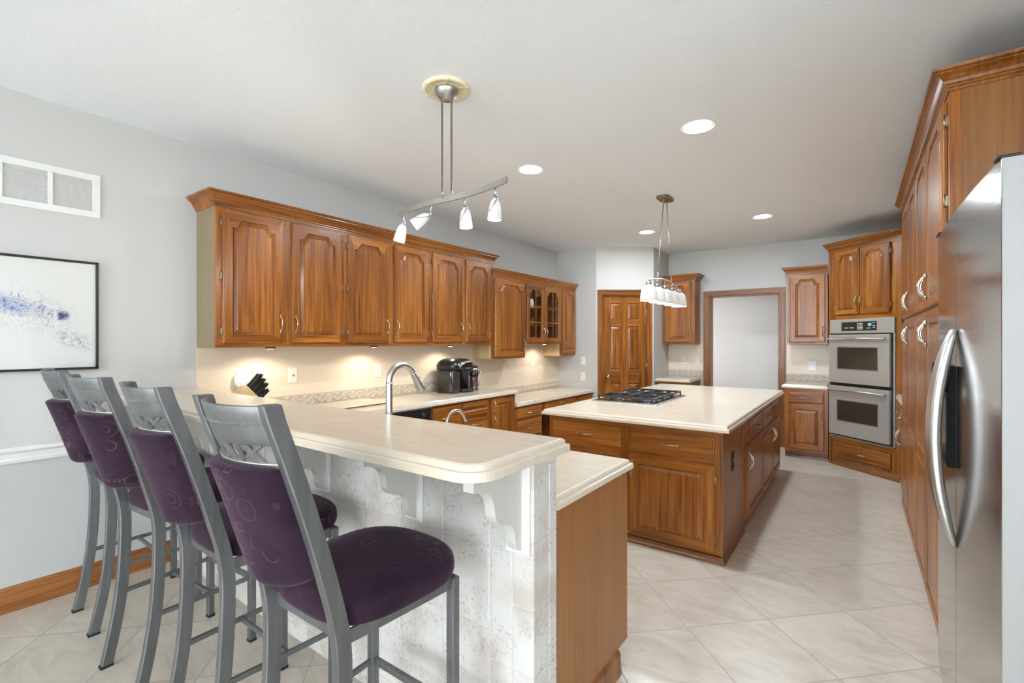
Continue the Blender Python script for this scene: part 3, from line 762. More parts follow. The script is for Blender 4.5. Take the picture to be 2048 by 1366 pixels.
# local x runs to -X, local y runs to -Y
pw = .62; pd = YP - BY1 - .004
pc.put('body', MB().box(.012, pw, .019, pd, .10, CB), 'wood_z')
pc.put('plinth', MB().box(.012, pw, .075, pd, 0, .10), 'wdark_x')
pc.put('side_panel', MB().box(0, .012, .019, pd, .10, CB).box(0, .012, .10, pd, 0, .10), 'wside_z', bevel=.001)
pc.put('base_moulding', MB().extr([(-.016, .10, 0), (-.016, .10, .02), (-.012, .10, .028), (-.012, .10, .085), (-.004, .10, .098), (0, .10, .10), (0, .10, 0)], (0, pd - .10, 0)), 'wdark')
pc.face([(0, .04), (.58, .62)], pw, .10, CB); pc.drawer(.03, .59, .70, .83); pc.door(.03, .305, .12, .68, arch=0, handle='r', hz='t', hinges=2, sw=.05); pc.door(.315, .59, .12, .68, arch=0, handle='l', hz='t', hinges=2, sw=.05)
sc = Cab('sink_cabinet', 'sink base cabinet in the middle of the peninsula facing the island', 'cabinet', XPN - .622, YP, R(180), 0)
sc.put('body', MB().box(0, .88, .019, pd, .10, CB), 'wood_z'); sc.put('plinth', MB().box(0, .88, .075, pd, 0, .10), 'wdark_x')
sc.face([(0, .03), (.85, .88)], .88, .10, CB); sc.drawer(.03, .85, .70, .83, pull=False); sc.door(.03, .435, .12, .68, arch=0, handle='r', hz='t', hinges=2); sc.door(.445, .85, .12, .68, arch=0, handle='l', hz='t', hinges=2)
kc = Cab('corner_cabinet', 'corner base cabinet where the peninsula meets the long wall', 'cabinet', XPN - 1.504, YP, R(180), 0)
wk = (XPN - 1.504) - XC - .002
kc.put('body', MB().box(0, wk, .019, pd, .10, CB), 'wood_z'); kc.put('plinth', MB().box(0, wk, .075, pd, 0, .10), 'wdark_x')
kc.face([(0, .03), (wk - .06, wk)], wk, .10, CB); kc.door(.03, wk - .06, .12, .83, arch=0, handle='l', hz='t', hinges=2)

# ---- counters
def rounded(p, rad, corners, n=8):
    out = []
    for i, q in enumerate(p):
        if i not in corners: out.append(q); continue
        r_ = corners[i]; a = Vector(p[i - 1]); b_ = Vector(q); c_ = Vector(p[(i + 1) % len(p)])
        u = (a - b_).normalized(); v_ = (c_ - b_).normalized(); p0 = b_ + u * r_; p1 = b_ + v_ * r_; ce = b_ + (u + v_) * r_
        for k in range(n + 1):
            t = k / n * math.pi / 2
            out.append(tuple(ce - v_ * r_ * math.cos(t) - u * r_ * math.sin(t)))
    return out
bar_out = rounded([(XL + .002, .906), (-.765, .906), (-.765, 1.386), (XL + .002, 1.386)], 0, {1: .085}, 12)
onemesh('bar_counter', MB().slab(bar_out, 1.10, .045), 'counter', 'raised cream bar counter with rounded front corner over the tiled half wall', 'counter', (-2.18, 1.15, 1.055))
L_out = [(XL + .005, 1.388), (-.812, 1.388), (-.812, 2.055), (-2.99, 2.055), (-2.99, 4.262), (XL + .005, 4.262)]
onemesh('lower_counter', MB().slab(L_out, CT, .041), 'counter', 'L-shaped cream counter along the wall and behind the raised bar', 'counter', (-3.3, 2.8, CT - .041))
onemesh('desk_counter', MB().slab([(XL + .005, 4.264), (-3.01, 4.264), (-3.01, 6.151), (XL + .005, 6.151)], DT, .041), 'counter', 'desk-height cream counter at the far end of the long wall', 'counter', (-3.3, 5.2, DT - .041))

# scroll-relief border strips above the counters
def border(name, x0, L, z0, h_, label, base_, rz):
    t = thing(name, label, 'border tile', base_, rz)
    MB().box(0, L, -.012, 0, 0, .016).box(0, L, -.008, 0, .016, h_).box(0, L, -.011, 0, h_, h_ + .008).build('border_ground', 'border', t)
    b = MB(); pitch = h_ * 1.55; n = max(int(L / pitch), 1); pitch = L / n; zc = .016 + (h_ - .016) / 2; am = (h_ - .016) * .34
    pts = [(k / 10 * pitch / 1.0, -.009, zc + am * math.sin(2 * math.pi * k / 10)) for k in range(n * 10 + 1)]
    b.tube(pts, .0034, 5)
    for k in range(n):
        for sg, off in ((1, .75), (-1, .25)):
            cx = (k + off) * pitch; cz = zc + sg * am * .15
            pr = [(cx + am * (1.15 - q / 14) * math.cos(q * .62 + (0 if sg > 0 else math.pi)) * .95, -.009, cz + sg * am * (1.0 - q / 15) * math.sin(q * .62 + 0.4)) for q in range(13)]
            b.tube(pr, .0027, 5)
            b.tube([(cx - am * 1.0, -.009, cz + sg * am * 1.05), (cx - am * .2, -.009, cz + sg * am * .95), (cx + am * .5, -.009, cz + sg * am * 1.15)], .0025, 5)
    b.box(0, L, -.011, -.008, h_ - .004, h_ + .001).build('scroll_relief', 'border2', t)
    return t
border('scroll_border', 0, 2.84, 0, .092, 'cream scroll-relief border along the long wall counter behind the faucet', (XL + .004, 1.42, CT), R(90))
border('scroll_border', 0, 1.88, 0, .080, 'cream scroll-relief border above the desk-height counter', (XL + .004, 4.268, DT), R(90))
border('scroll_border', 0, .50, 0, .085, 'scroll-relief border above the small counter beside the six-panel door', (-2.325, YB - .004, CT), 0)
border('scroll_border', 0, .50, 0, .085, 'scroll-relief border above the small counter beside the wall ovens', (-.762, YB - .004, CT), 0)

# ---- small cabinets either side of the opening
YU, YL = 7.02, 6.72
c = Cab('upper_cabinet', 'single-door wall cabinet between the six-panel door and the wide opening, behind the pendant', 'cabinet', -2.322, YU, 0, 1.375)
c.frame_body(.457, YB - YU - .006, 1.375, 2.285, side='wood_z'); c.face([(0, .045), (.39, .457)], .457, 1.375, 2.285); c.door(.035, .40, 1.40, 2.274, handle='r'); c.crown(.457, .28, 2.285, False, True)
c = Cab('upper_cabinet', 'single-door wall cabinet right of the wide opening, beside the wall ovens', 'cabinet', -.722, YU, 0, 1.375)
c.frame_body(.432, YB - YU - .006, 1.375, 2.262, side='wood_z'); c.face([(0, .035), (.38, .432)], .432, 1.375, 2.262); c.door(.028, .405, 1.40, 2.250, handle='r'); c.crown(.432, .28, 2.262, True, False)
c = Cab('base_cabinet', 'small base cabinet between the six-panel door and the wide opening', 'cabinet', -2.322, YL, 0, 0)
c.frame_body(.455, YB - YL - .006, 0, CB, toe=.09); c.face([(0, .03), (.415, .455)], .455, .09, CB); c.drawer(.03, .42, .69, .82); c.door(.03, .42, .11, .67, arch=0, handle='r', hz='t', hinges=2)
c = Cab('base_cabinet', 'small base cabinet right of the wide opening, beside the wall ovens', 'cabinet', -.722, YL, 0, 0)
c.frame_body(.447, YB - YL - .006, 0, CB, toe=.085); c.face([(0, .045), (.40, .447)], .447, .085, CB); c.drawer(.045, .408, .672, .795); c.door(.045, .408, .115, .648, arch=0, handle='r', hz='t', hinges=2)
onemesh('small_counter', MB().slab([(-2.328, 6.69), (-1.845, 6.69), (-1.845, YB - .014), (-2.328, YB - .014)], CT, .041), 'counter', 'small cream counter beside the six-panel door', 'counter', (-2.09, 7.0, CT - .041))
onemesh('small_counter', MB().slab([(-.752, 6.69), (-.27, 6.69), (-.27, YB - .014), (-.752, YB - .014)], CT, .041), 'counter', 'small cream counter between the wide opening and the wall ovens', 'counter', (-.5, 7.0, CT - .041))

# ---- island
IX0, IX1, IY0, IY1 = -1.965, -.692, 3.23, 5.86
isl = Cab('kitchen_island', 'large wood kitchen island with drawers and doors under a cream top', 'island', IX0, IY0, 0, 0)
wi = IX1 - IX0; di = IY1 - IY0 - .33
isl.put('body', MB().box(0, wi, .019, di + .3, .055, CB), 'wood_z')
isl.put('end_panel', MB().box(wi - .001, wi + .004, 0, .645, .03, CB), 'wside_z')
isl.put('plinth', MB().box(.02, wi - .01, .05, di + .25, 0, .055).sweep([(0, .66), (0, .0), (wi + .004, 0), (wi + .004, .655)], [(-.03, 0), (.016, 0), (.014, .012), (.006, .022), (.003, .04), (-.03, .05)]), 'wdark_x')
isl.face([(0, .03), (.59, .672), (wi - .05, wi)], wi, .05, CB)
isl.drawer(.028, .598, .655, .800); isl.drawer(.662, 1.230, .650, .797)
isl.door(.028, .598, .065, .622, arch=0, handle='r', hz='t', hinges=2); isl.door(.662, 1.230, .065, .622, arch=0, handle='l', hz='t', hinges=2)
# right side (faces +x): built in a second local frame, turned into island-local coordinates
class Side(Cab):
    def __init__(s, parent, x, y): s.o = parent; s.zb = 0; s.x = x; s.y = y
    def put(s, name, mb, mats, parent=None, bevel=0):
        mb.v = [(s.x - p[1], s.y + p[0], p[2]) for p in mb.v]     # local x -> +y, into -> -x
        return mb.build(name, [{'wood_x': 'wood_y'}.get(k, k) for k in (mats if isinstance(mats, (list, tuple)) else [mats])], parent or s.o, bevel)
sd = Side(isl.o, wi + .006, .655)
sd.put('face_frame', MB().box(0, 1.975, 0, .006, .06, CB), ['wood_z'])
for a, b_ in ((.15, .80), (.815, 1.37), (1.385, 1.93)): sd.drawer(a, b_, .648, .798)
sd.door(.09, .795, .062, .62, arch=0, handle='l', hz='t', hinges=0, L=.115, big=True); sd.door(.81, 1.385, .062, .62, arch=0, handle='r', hz='t', hinges=0, L=.115, big=True); sd.door(1.392, 1.95, .062, .62, arch=0, handle='l', hz='t', hinges=0, L=.115, big=True)
isl.put('outlet', MB().box(wi + .004, wi + .010, .27, .345, .535, .665).box(wi + .009, wi + .013, .29, .325, .555, .59).box(wi + .009, wi + .013, .29, .325, .61, .645), 'black', bevel=.002)
onemesh('island_counter', MB().slab([(-1.992, 3.150), (-.635, 3.150), (-.635, 5.90), (-1.992, 5.90)], CT, .041), 'counter', 'big rectangular cream counter on top of the island', 'counter', (-1.31, 4.5, CT - .041))

# cooktop
ck = thing('gas_cooktop', 'black gas cooktop with steel rim set in the island counter', 'cooktop', (-1.615, 4.265, CT))
MB().box(-.29, .29, -.42, .42, .0, .008).build('rim', 'nickel', ck, .002)
MB().box(-.270, .270, -.40, .40, .008, .012).build('glass_surface', 'blackglass', ck)
for bx, by, r_ in ((.14, -.27, .045), (.14, .27, .045), (-.12, -.28, .04), (-.12, .28, .04), (.14, 0, .055)):
    MB().lathe([(r_ * 1.35, .012), (r_ * 1.3, .018), (r_, .020), (r_ * .95, .028), (r_ * .6, .034), (0, .035)], (bx, by, 0)).build('burner', 'castiron', ck)
for k, (y0, y1) in enumerate(((-.385, -.135), (-.125, .125), (.135, .385))):
    g_ = MB(); z = .044; x0, x1 = (-.235, .245) if k != 1 else (-.02, .245)
    ym = (y0 + y1) / 2
    for p, q in (((x0, y0), (x1, y0)), ((x1, y0), (x1, y1)), ((x1, y1), (x0, y1)), ((x0, y1), (x0, y0)), ((.005, y0), (.005, y1))):
        g_.bar((*p, z), (*q, z), .013, .014)
    for cx in ((.135, -.115) if k != 1 else (.125,)):
        for a in range(4):
            an = math.pi / 4 + a * math.pi / 2
            g_.bar((cx + .03 * math.cos(an), ym + .03 * math.sin(an), z + .006), (cx + .115 * math.cos(an), ym + .115 * math.sin(an) * .95, z + .004), .008, .012)
        g_.bar((cx, y0, z + .004), (cx, ym - .03, z + .008), .008, .010); g_.bar((cx, y1, z + .004), (cx, ym + .03, z + .008), .008, .010)
    for px_ in (x0, x1):
        for py_ in (y0, y1): g_.box(px_ - .006, px_ + .006, py_ - .006, py_ + .006, .012, z)
    g_.build('grate', 'castiron', ck)
for k in range(4): MB().lathe([(.022, .012), (.022, .018), (.017, .022), (.015, .042), (.004, .045)], (-.15 - .07 * (k % 2), -.075 + .15 * (k // 2), 0), n=16).build('knob', 'black', ck)

# ---- wall oven tower, set diagonally
OA = Vector((-.234, 6.663)); rzo = R(-41.4)
TW = .80
ot = Cab('oven_tower_cabinet', 'tall diagonal wood cabinet housing the double wall ovens', 'cabinet', OA.x, OA.y, rzo, 0)
ot.put('body', MB().prism([(-.03, .012), (0, .002), (TW, .002), (TW, .03), (1.0, .18), (.62, .62), (.22, .60)], 0, .33, 0).prism([(-.03, .012), (0, .002), (0, .5), (.01, .5), (.2, .6), (-.0, .3)], .33, 1.66).box(TW - .05, TW - .001, .002, .5, .33, 1.66).box(0, TW, .56, .60, .33, 1.66)
       .prism([(-.03, .012), (0, .002), (TW, .002), (TW, .03), (1.0, .18), (.62, .62), (.22, .60)], 1.66, 2.45), 'wood_z')
ot.put('face_frame', MB().box(-.028, .0, -.012, .01, 0, 2.45).box(-.001, .0, -.0, .0, 0, 2.45).box(TW - .052, TW, -.008, .002, .33, 2.45).box(0, .055, -.008, .002, 1.66, 2.45).box(.34, .37, -.006, .002, 1.70, 2.42).box(.055, TW - .052, -.008, .002, 1.66, 1.70, 1).box(.055, TW - .052, -.008, .002, 2.425, 2.45, 1).box(0, TW, -.008, .002, .28, .33, 1), ['wood_z', 'wood_x'])
ot.put('crown', MB().sweep([(-.20, .22), (-.03, -.008), (0, -.008), (.607, -.008), (TW, -.008), (TW + .14, .02)], [(o, 2.45 + q) for o, q in CROWN]), 'wood_x')
ot.door(.052, .352, 1.712, 2.432, handle='r', hinges=2, sw=.052, y=-.008); ot.door(.364, .690, 1.712, 2.432, handle='l', hinges=2, sw=.052, y=-.008)
ot.drawer(.055, .692, .098, .262, y=-.004)
ot.put('plinth', MB().box(0, TW, -.002, .05, 0, .07).sweep([(0, -.002), (TW, -.002)], [(0, 0), (.014, 0), (.010, .016), (0, .022)]), 'wdark_x')
ov = Cab('double_wall_oven', 'stainless double wall oven with two windowed doors in the diagonal cabinet', 'oven', OA.x, OA.y, rzo, .325)
ov.put('trim_frame', MB().box(-.004, .738, -.012, .5, .325, 1.66), 'ovensteel', bevel=.002)
ov.put('gap', MB().box(.0, .722, -.016, -.012, .345, 1.50), 'black')
pn = ov.put('control_panel', MB().box(-.004, .738, -.022, -.010, 1.505, 1.66), 'ovensteel', bevel=.003)
dp = ov.put('control_display', MB().box(.145, .555, -.026, -.021, 1.530, 1.628), 'blackglass', pn, bevel=.002)
ov.put('clock_window', MB().box(.462, .500, -.0272, -.0255, 1.580, 1.608), 'display', pn)
kb = MB()
for i in range(4):
    for j in range(5): kb.box(.338 + i * .017, .349 + i * .017, -.0270, -.0255, 1.545 + j * .015, 1.552 + j * .015)
for x0 in (.185, .25): kb.box(x0, x0 + .045, -.0268, -.0255, 1.560, 1.566)
kb.box(.45, .49, -.0268, -.0255, 1.553, 1.559).box(.515, .54, -.0268, -.0255, 1.56, 1.565).box(.515, .54, -.0268, -.0255, 1.58, 1.585).box(.515, .54, -.0268, -.0255, 1.61, 1.615)
ov.put('buttons', kb, 'platewhite', pn)
for z0, z1, w0, w1 in ((.948, 1.488, 1.110, 1.345), (.362, .912, .530, .750)):
    d_ = ov.put('oven_door', MB().box(.002, .706, -.048, -.016, z0, z1), 'ovensteel', bevel=.004)
    ov.put('window', MB().box(.118, .582, -.051, -.047, w0, w1), 'blackglass', d_, bevel=.003)
    ov.put('window_frame', MB().box(.108, .592, -.0495, -.047, w0 - .010, w1 + .010), 'nickel', d_)
    hb = MB().tube([(.02, -.078, z1 - .045), (.69, -.078, z1 - .045)], .011, 12)
    for x in (.05, .66): hb.box(x - .008, x + .008, -.078, -.048, z1 - .052, z1 - .038)
    ov.put('handle', hb, 'nickel', d_)
dr = MB().box(-.004, .738, -.020, -.010, .325, .342)
ov.put('lower_vent', dr, 'nickel')

# ---- base cabinet between oven tower and pantry (faces -x)
XPF = .33
rb = Cab('base_cabinet', 'narrow base cabinet with large curved pulls between the ovens and the pantry', 'cabinet', XPF + .01, 6.10, R(-90), 0)
rb.frame_body(.80, .60, 0, CB, toe=.08); rb.face([(0, .03), (.77, .80)], .80, .08, CB)
rb.drawer(.03, .385, .66, .80); rb.drawer(.40, .77, .66, .80); rb.door(.03, .385, .10, .635, arch=0, handle='r', hz='t', hinges=0, big=True, L=.12); rb.door(.40, .77, .10, .635, arch=0, handle='l', hz='t', hinges=0, big=True, L=.12)
onemesh('small_counter', MB().slab([(.315, 5.30), (XR - .01, 5.30), (XR - .01, 6.12), (.315, 6.12)], CT, .041), 'counter', 'narrow cream counter between the wall ovens and the pantry', 'counter', (.6, 5.7, CT - .041))

# ---- pantry (faces -x)
PY0, PY1, PZ = 2.83, 5.285, 2.515
pt = Cab('pantry_cabinet', 'tall floor-to-crown wood pantry beside the fridge with large curved pulls', 'cabinet', XPF, PY1, R(-90), 0)
wp = PY1 - PY0; dp_ = XR - XPF - .005
pt.put('body', MB().box(0, wp - .012, .019, dp_, .0, PZ), 'wood_z')
pt.put('side_panel', MB().box(wp - .012, wp, .042, dp_, 0, PZ - .0), 'wside_z')
pt.put('face_frame', MB().box(0, .045, 0, .019, 0, PZ).box(wp - .045, wp + .001, 0, .042, 0, PZ).box(1.165, 1.24, 0, .019, 0, PZ).box(.045, wp - .045, 0, .019, 1.56, 1.62, 1).box(.045, wp - .045, 0, .019, PZ - .03, PZ, 1).box(.045, wp - .045, 0, .019, 0, .03, 1), ['wood_z', 'wood_x'], bevel=.001)
pt.put('crown', MB().sweep([(0, dp_), (0, 0), (wp, 0), (wp, dp_)], [(o, PZ + q) for o, q in CROWN]), 'wood_x')
for x0, x1, hd in ((.030, .605, 'r'), (.610, 1.185, 'l'), (1.215, 1.788, 'r'), (1.793, 2.395, 'l')):
    pt.door(x0, x1, 1.600, PZ - .02, handle=hd, hz=1.718, big=True, L=.118)
    pt.door(x0, x1, .018, 1.572, arch=0, handle=hd, hz=1.458, big=True, L=.118, mids=.742)

# ---- refrigerator (faces -x)
FX, FY0, FY1, FZ = .272, 1.632, 2.745, 1.862
fr = Cab('refrigerator', 'side-by-side stainless refrigerator at the right edge', 'refrigerator', FX, FY1, R(-90), 0)
wf = FY1 - FY0; ym = FY1 - 2.188
fr.put('body', MB().box(.012, wf - .012, .062, .70, .02, FZ - .012), 'blackmatte', bevel=.004)
for nm, a, b_ in (('freezer_door', 0.0, ym - .003), ('fridge_door', ym + .003, wf)):
    n = 10; out = []
    for k in range(n + 1):
        x = a + (b_ - a) * k / n; t = (x / wf - .5) * 2; out.append((x, .012 * t * t))
    poly = out + [(b_, .052), (a, .052)]
    dmb = MB().prism(poly, .055, FZ)
    for q_, f_ in enumerate(dmb.f):
        if q_ in (2 + n + 0, 2 + n + 1, 2 + n + 2): dmb.mi[q_] = 1
    fr.put(nm, dmb, ['steel', 'steelside'], bevel=.003)
dz0, dz1 = .985, 1.33
di_ = fr.put('dispenser', MB().box(.13, ym - .012, -.020, .006, dz0, dz1).box(.15, ym - .03, -.024, -.020, dz1 - .09, dz1 - .015), 'blackdull', bevel=.004)
fr.put('dispenser_recess', MB().box(.16, ym - .04, -.0215, -.020, dz0 + .04, dz1 - .11), 'blackglass', di_)
for nm, yc, sg in (('handle', ym - .030, -1), ('handle', ym + .030, 1)):
    b = MB(); n = 28; rr = []
    for k in range(n + 1):
        t = -1 + 2 * k / n; z = 1.092 + t * .365
        o = .052 * (1 - abs(t) ** 2.1); yy = -.006 - o; hw = .023 * (1 - .6 * abs(t) ** 4); dd = .019 * (1 - .6 * abs(t) ** 5)
        cx = yc - sg * .012 * abs(t) ** 3
        rr.append([(cx + hw * math.cos(a_), yy + dd * math.sin(a_), z) for a_ in [2 * math.pi * q / 12 for q in range(12)]])
    b.rings(rr, (True, True), 0, True)
    fr.put(nm, b, 'chrome')
fr.put('hinge_cover', MB().box(wf - .05, wf - .004, .004, .05, FZ, FZ + .009).box(wf - .05, wf - .004, .05, .30, FZ - .012, FZ + .004), 'black', bevel=.004)
fr.put('hinge_cover', MB().box(.005, .08, .004, .09, FZ, FZ + .012), 'black', bevel=.004)
fr.put('toe_grille', MB().box(.01, wf - .01, .03, .06, .02, .06), 'blackmatte')

# =================================================================== BAR CORBELS
for i, (x, lb) in enumerate(((-.868, 'white scroll corbel at the open end of the bar, under the rounded corner'), (-1.345, 'grey-white scroll corbel behind the seat of the nearest stool'),
                             (-1.925, 'pale scroll corbel behind the back of the nearest stool'), (-2.50, 'pale scroll corbel behind the second nearest stool'), (-3.08, 'pale scroll corbel nearest the left wall'))):
    t = thing('corbel', lb, 'corbel', (x, BY0, .75), 0, 'corbels under the bar counter')
    P = [(0, .305), (-.245, .305), (-.245, .250), (-.212, .244), (-.205, .238)]
    for k in range(1, 8):                       # first scroll
        a = k / 8 * math.pi / 2; P.append((-.205 + .055 * math.sin(a) * 1.0, .238 - .07 * (1 - math.cos(a))))
    P += [(-.148, .165)]
    for k in range(1, 7): a = k / 7 * math.pi / 2; P.append((-.148 + .055 * (1 - math.cos(a)), .165 - .045 * math.sin(a)))
    for k in range(1, 8): a = k / 8 * math.pi / 2; P.append((-.093 + .045 * math.sin(a), .120 - .06 * (1 - math.cos(a))))
    P += [(-.045, .045), (-.035, .025), (-.018, .012), (0, .012)]
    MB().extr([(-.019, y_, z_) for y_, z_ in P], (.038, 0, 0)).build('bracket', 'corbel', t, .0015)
    bk = MB().box(-.045, .045, -.010, -.0015, 0, .305).box(-.036, .036, -.014, -.010, .01, .305)
    bk.build('back_plate', 'white', t, .0015)

# =================================================================== BAR STOOLS
def make_stool():
    t = thing('bar_stool', '', 'bar stool')
    prof = [(0, -.236), (.145, -.204), (.30, -.180), (.467, -.168), (.62, -.165), (.70, -.169), (.77, -.186), (.90, -.222), (1.036, -.263), (1.16, -.305), (1.30, -.355)]
    def py(z):
        for (a, p), (b_, q) in zip(prof, prof[1:]):
            if a <= z <= b_: return p + (q - p) * (z - a) / (b_ - a)
        return prof[-1][1]
    zs = [0.006] + [1.281 * k / 34 for k in range(1, 35)]
    def sm(z): return (py(max(z - .05, 0)) + py(z) * 2 + py(min(z + .05, 1.30))) / 4
    for sg in (-1, 1):
        x0, x1 = sorted((sg * .152, sg * .180))
        b = MB().rings([[(x0, sm(z) - .021, z), (x1, sm(z) - .021, z), (x1, sm(z) + .021, z), (x0, sm(z) + .021, z)] for z in zs], (True, True))
        lg = b.build('rear_leg', 'gun', t, .003)
        MB().box(x0 - .001, x1 + .001, sm(0) - .023, sm(0) + .022, 0, .012).build('foot_cap', 'rubber', lg)
        fx = sg * .190
        f_ = MB().box(fx - .0145, fx + .0145, .190, .219, .004, .700).build('front_leg', 'gun', t, .003)
        MB().box(fx - .0155, fx + .0155, .189, .220, 0, .012).build('foot_cap', 'rubber', f_)
    sf = MB()
    for sg in (-1, 1): sf.bar((sg * .166, -.150, .684), (sg * .190, .20, .684), .006, .036); 
    sf.bar((-.166, -.155, .684), (.166, -.155, .684), .006, .036); sf.bar((-.190, .212, .684), (.190, .212, .684), .006, .036)
    sf.build('seat_frame', 'gun', t)
    # seat cushion
    n = 48; rr = []
    def outl(sc_, k):
        a = 2 * math.pi * k / n; ca, sa = math.cos(a), math.sin(a); e = 3.4
        r_ = (abs(ca) ** e + abs(sa) ** e) ** (-1 / e)
        x, y = ca * r_, sa * r_
        hw = .218 + .012 * y; yy = .215 * y + .032 + (.030 * (1 - x * x) if y > 0 else 0) * max(y, 0)
        return (x * hw * sc_, yy * sc_ + .028 * (1 - sc_))
    for sc_, z in ((.93, .700), (.985, .708), (1.0, .722), (1.0, .742), (.985, .757), (.94, .769), (.86, .777), (.6, .786), (.3, .790), (.05, .791)):
        rr.append([(*outl(sc_, k), z) for k in range(n)])
    MB().rings(rr, (True, True), 0, True).build('seat', 'velvet', t)
    # foot rails
    fr_ = MB(); z = .300
    for sg in (-1, 1): fr_.bar((sg * .170, sm(z) + .02, z), (sg * .188, .20, z), .012, .018)
    fr_.bar((-.178, .03, z), (.178, .03, z), .012, .018)
    fr_.build('stretcher', 'gun', t, .001)
    MB().bar((-.188, .205, z), (.188, .205, z), .016, .022).build('foot_rest', 'gun', t, .001)
    # curved back pieces
    def arc(u, z, bow=.046): return sm(z) - bow * (1 - u * u)
    def curved(z0, z1, th, half=.153, bow=.046, nz=4, nu=16, out=1.0):
        rr = []
        for k in range(nu + 1):
            u = -1 + 2 * k / nu
            r_ = []
            for q in range(nz + 1): z = z0 + (z1 - z0) * q / nz; r_.append((u * half, arc(u, z, bow) - th / 2, z))
            for q in range(nz, -1, -1): z = z0 + (z1 - z0) * q / nz; r_.append((u * half, arc(u, z, bow) + th / 2, z))
            rr.append(r_)
        return MB().rings(rr, (True, True), 0, True)
    o = curved(1.184, 1.276, .011).build('top_rail', 'gun', t, .002)
    br = MB(); 
    for k in range(46):
        u = -.97 + 1.94 * k / 45; z = 1.233
        for s2 in (-1, 1): br.ball((u * .150, arc(u, z) - .0055, z + s2 * .0016), .0026, 6, sc=(1.2, .8, .8))
    br.build('braided_trim', 'gun', o)
    curved(1.130, 1.142, .016).build('lower_rail', 'nickel', t)
    lt = MB()
    for a, c_ in ((-.115, -.02), (-.055, -.105), (-.045, -.045), (.045, .045), (.055, .105), (.115, .02), (-.02, .02)):
        ua, uc = a / .153, c_ / .153
        lt.bar((a, arc(ua, 1.190), 1.190), (c_, arc(uc, 1.140), 1.140), .018, .004, up=(0, 1, 0))
    lt.build('lattice', 'gun', t)
    # back pad
    nu, nv = 24, 26; z0, z1 = .812, 1.131
    def P(u, v, side):
        z = z0 + (z1 - z0) * v
        zr = z - z0; zt_ = z1 - z; hw = .158 if zr > .115 else .158 - .115 + math.sqrt(max(0, .115 ** 2 - (.115 - zr) ** 2))
        if zt_ < .022: hw -= .022 - math.sqrt(max(0, .022 ** 2 - (.022 - zt_) ** 2))
        edge = min(1, (1 - abs(u)) / .16) ; edge = math.sqrt(max(0, 1 - (1 - edge) ** 2)) if edge < 1 else 1
        ev = min(1, v / .08, (1 - v) / .04 if v < 1 else 0); ev = math.sqrt(max(0, 1 - (1 - ev) ** 2)) if ev < 1 else 1
        lift = 0
        th = .024 * edge * ev + .002
        return (u * hw, arc(u, z, .046) - .010 + side * th * (1.15 if side < 0 else .8), z + lift)
    vv = []; ff = []
    for side in (-1, 1):
        for j in range(nv + 1):
            for i in range(nu + 1): vv.append(P(-1 + 2 * i / nu, (1 - math.cos(math.pi * j / nv)) / 2, side))
    M_ = (nu + 1) * (nv + 1)
    for j in range(nv):
        for i in range(nu):
            a = j * (nu + 1) + i; ff.append((a, a + 1, a + nu + 2, a + nu + 1)); ff.append((M_ + a, M_ + a + nu + 1, M_ + a + nu + 2, M_ + a + 1))
    for i in range(nu): ff.append((i, M_ + i, M_ + i + 1, i + 1)); a = nv * (nu + 1) + i; ff.append((a, a + 1, M_ + a + 1, M_ + a))
    for j in range(nv): a = j * (nu + 1); b_ = a + nu + 1; ff.append((a, b_, M_ + b_, M_ + a)); a += nu; b_ += nu; ff.append((a, M_ + a, M_ + b_, b_))
    bp_ = MB().add(vv, ff, 0, True).build('backrest', 'velvet', t)
    return t
st = make_stool()
spots = [(-1.190, .872, 0, 'nearest purple bar stool, seat fully in view at the open end of the bar'),
         (-1.832, .890, -1, 'second nearest purple velvet bar stool, just left of the nearest one'),
         (-2.500, .895, 4, 'third purple velvet bar stool, between the second and the one by the wall'),
         (-3.145, .925, -2, 'farthest purple velvet bar stool, beside the left wall under the picture')]
for i, (x, y, a, lb) in enumerate(spots):
    if i == 0: st.location = (x, y, 0); st.rotation_euler = (0, 0, R(a)); st['label'] = lb; st['group'] = 'purple bar stools along the bar'
    else: dup(st, (x, y, 0), R(a), lb)
# =================================================================== LIGHT FIXTURES
def can(x, y, lb, power=14):
    t = thing('recessed_light', lb, 'ceiling light', (x, y, H), 0, 'recessed ceiling lights')
    MB().lathe([(.098, -.004), (.098, 0), (.080, -.001), (.078, -.004)], n=32, caps=False).build('trim_ring', 'white', t)
    MB().lathe([(.0, -.0035), (.080, -.0035), (.080, -.0015), (0, -.0015)], n=32).build('lens', 'lens', t)
    l_ = area('recessed_lamp', (x, y, H - .012), (0, 0, 0), .14, .14, power, (.78, .90, 1)); l_.data.shape = 'DISK'
can(-.794, 3.057, 'recessed ceiling light nearest the fridge, largest and rightmost')
can(-2.04, 3.067, 'recessed ceiling light just right of the track light')
can(-.813, 5.668, 'recessed ceiling light over the aisle in front of the wall ovens')
can(-2.064, 5.653, 'small far recessed ceiling light left of the island pendant')

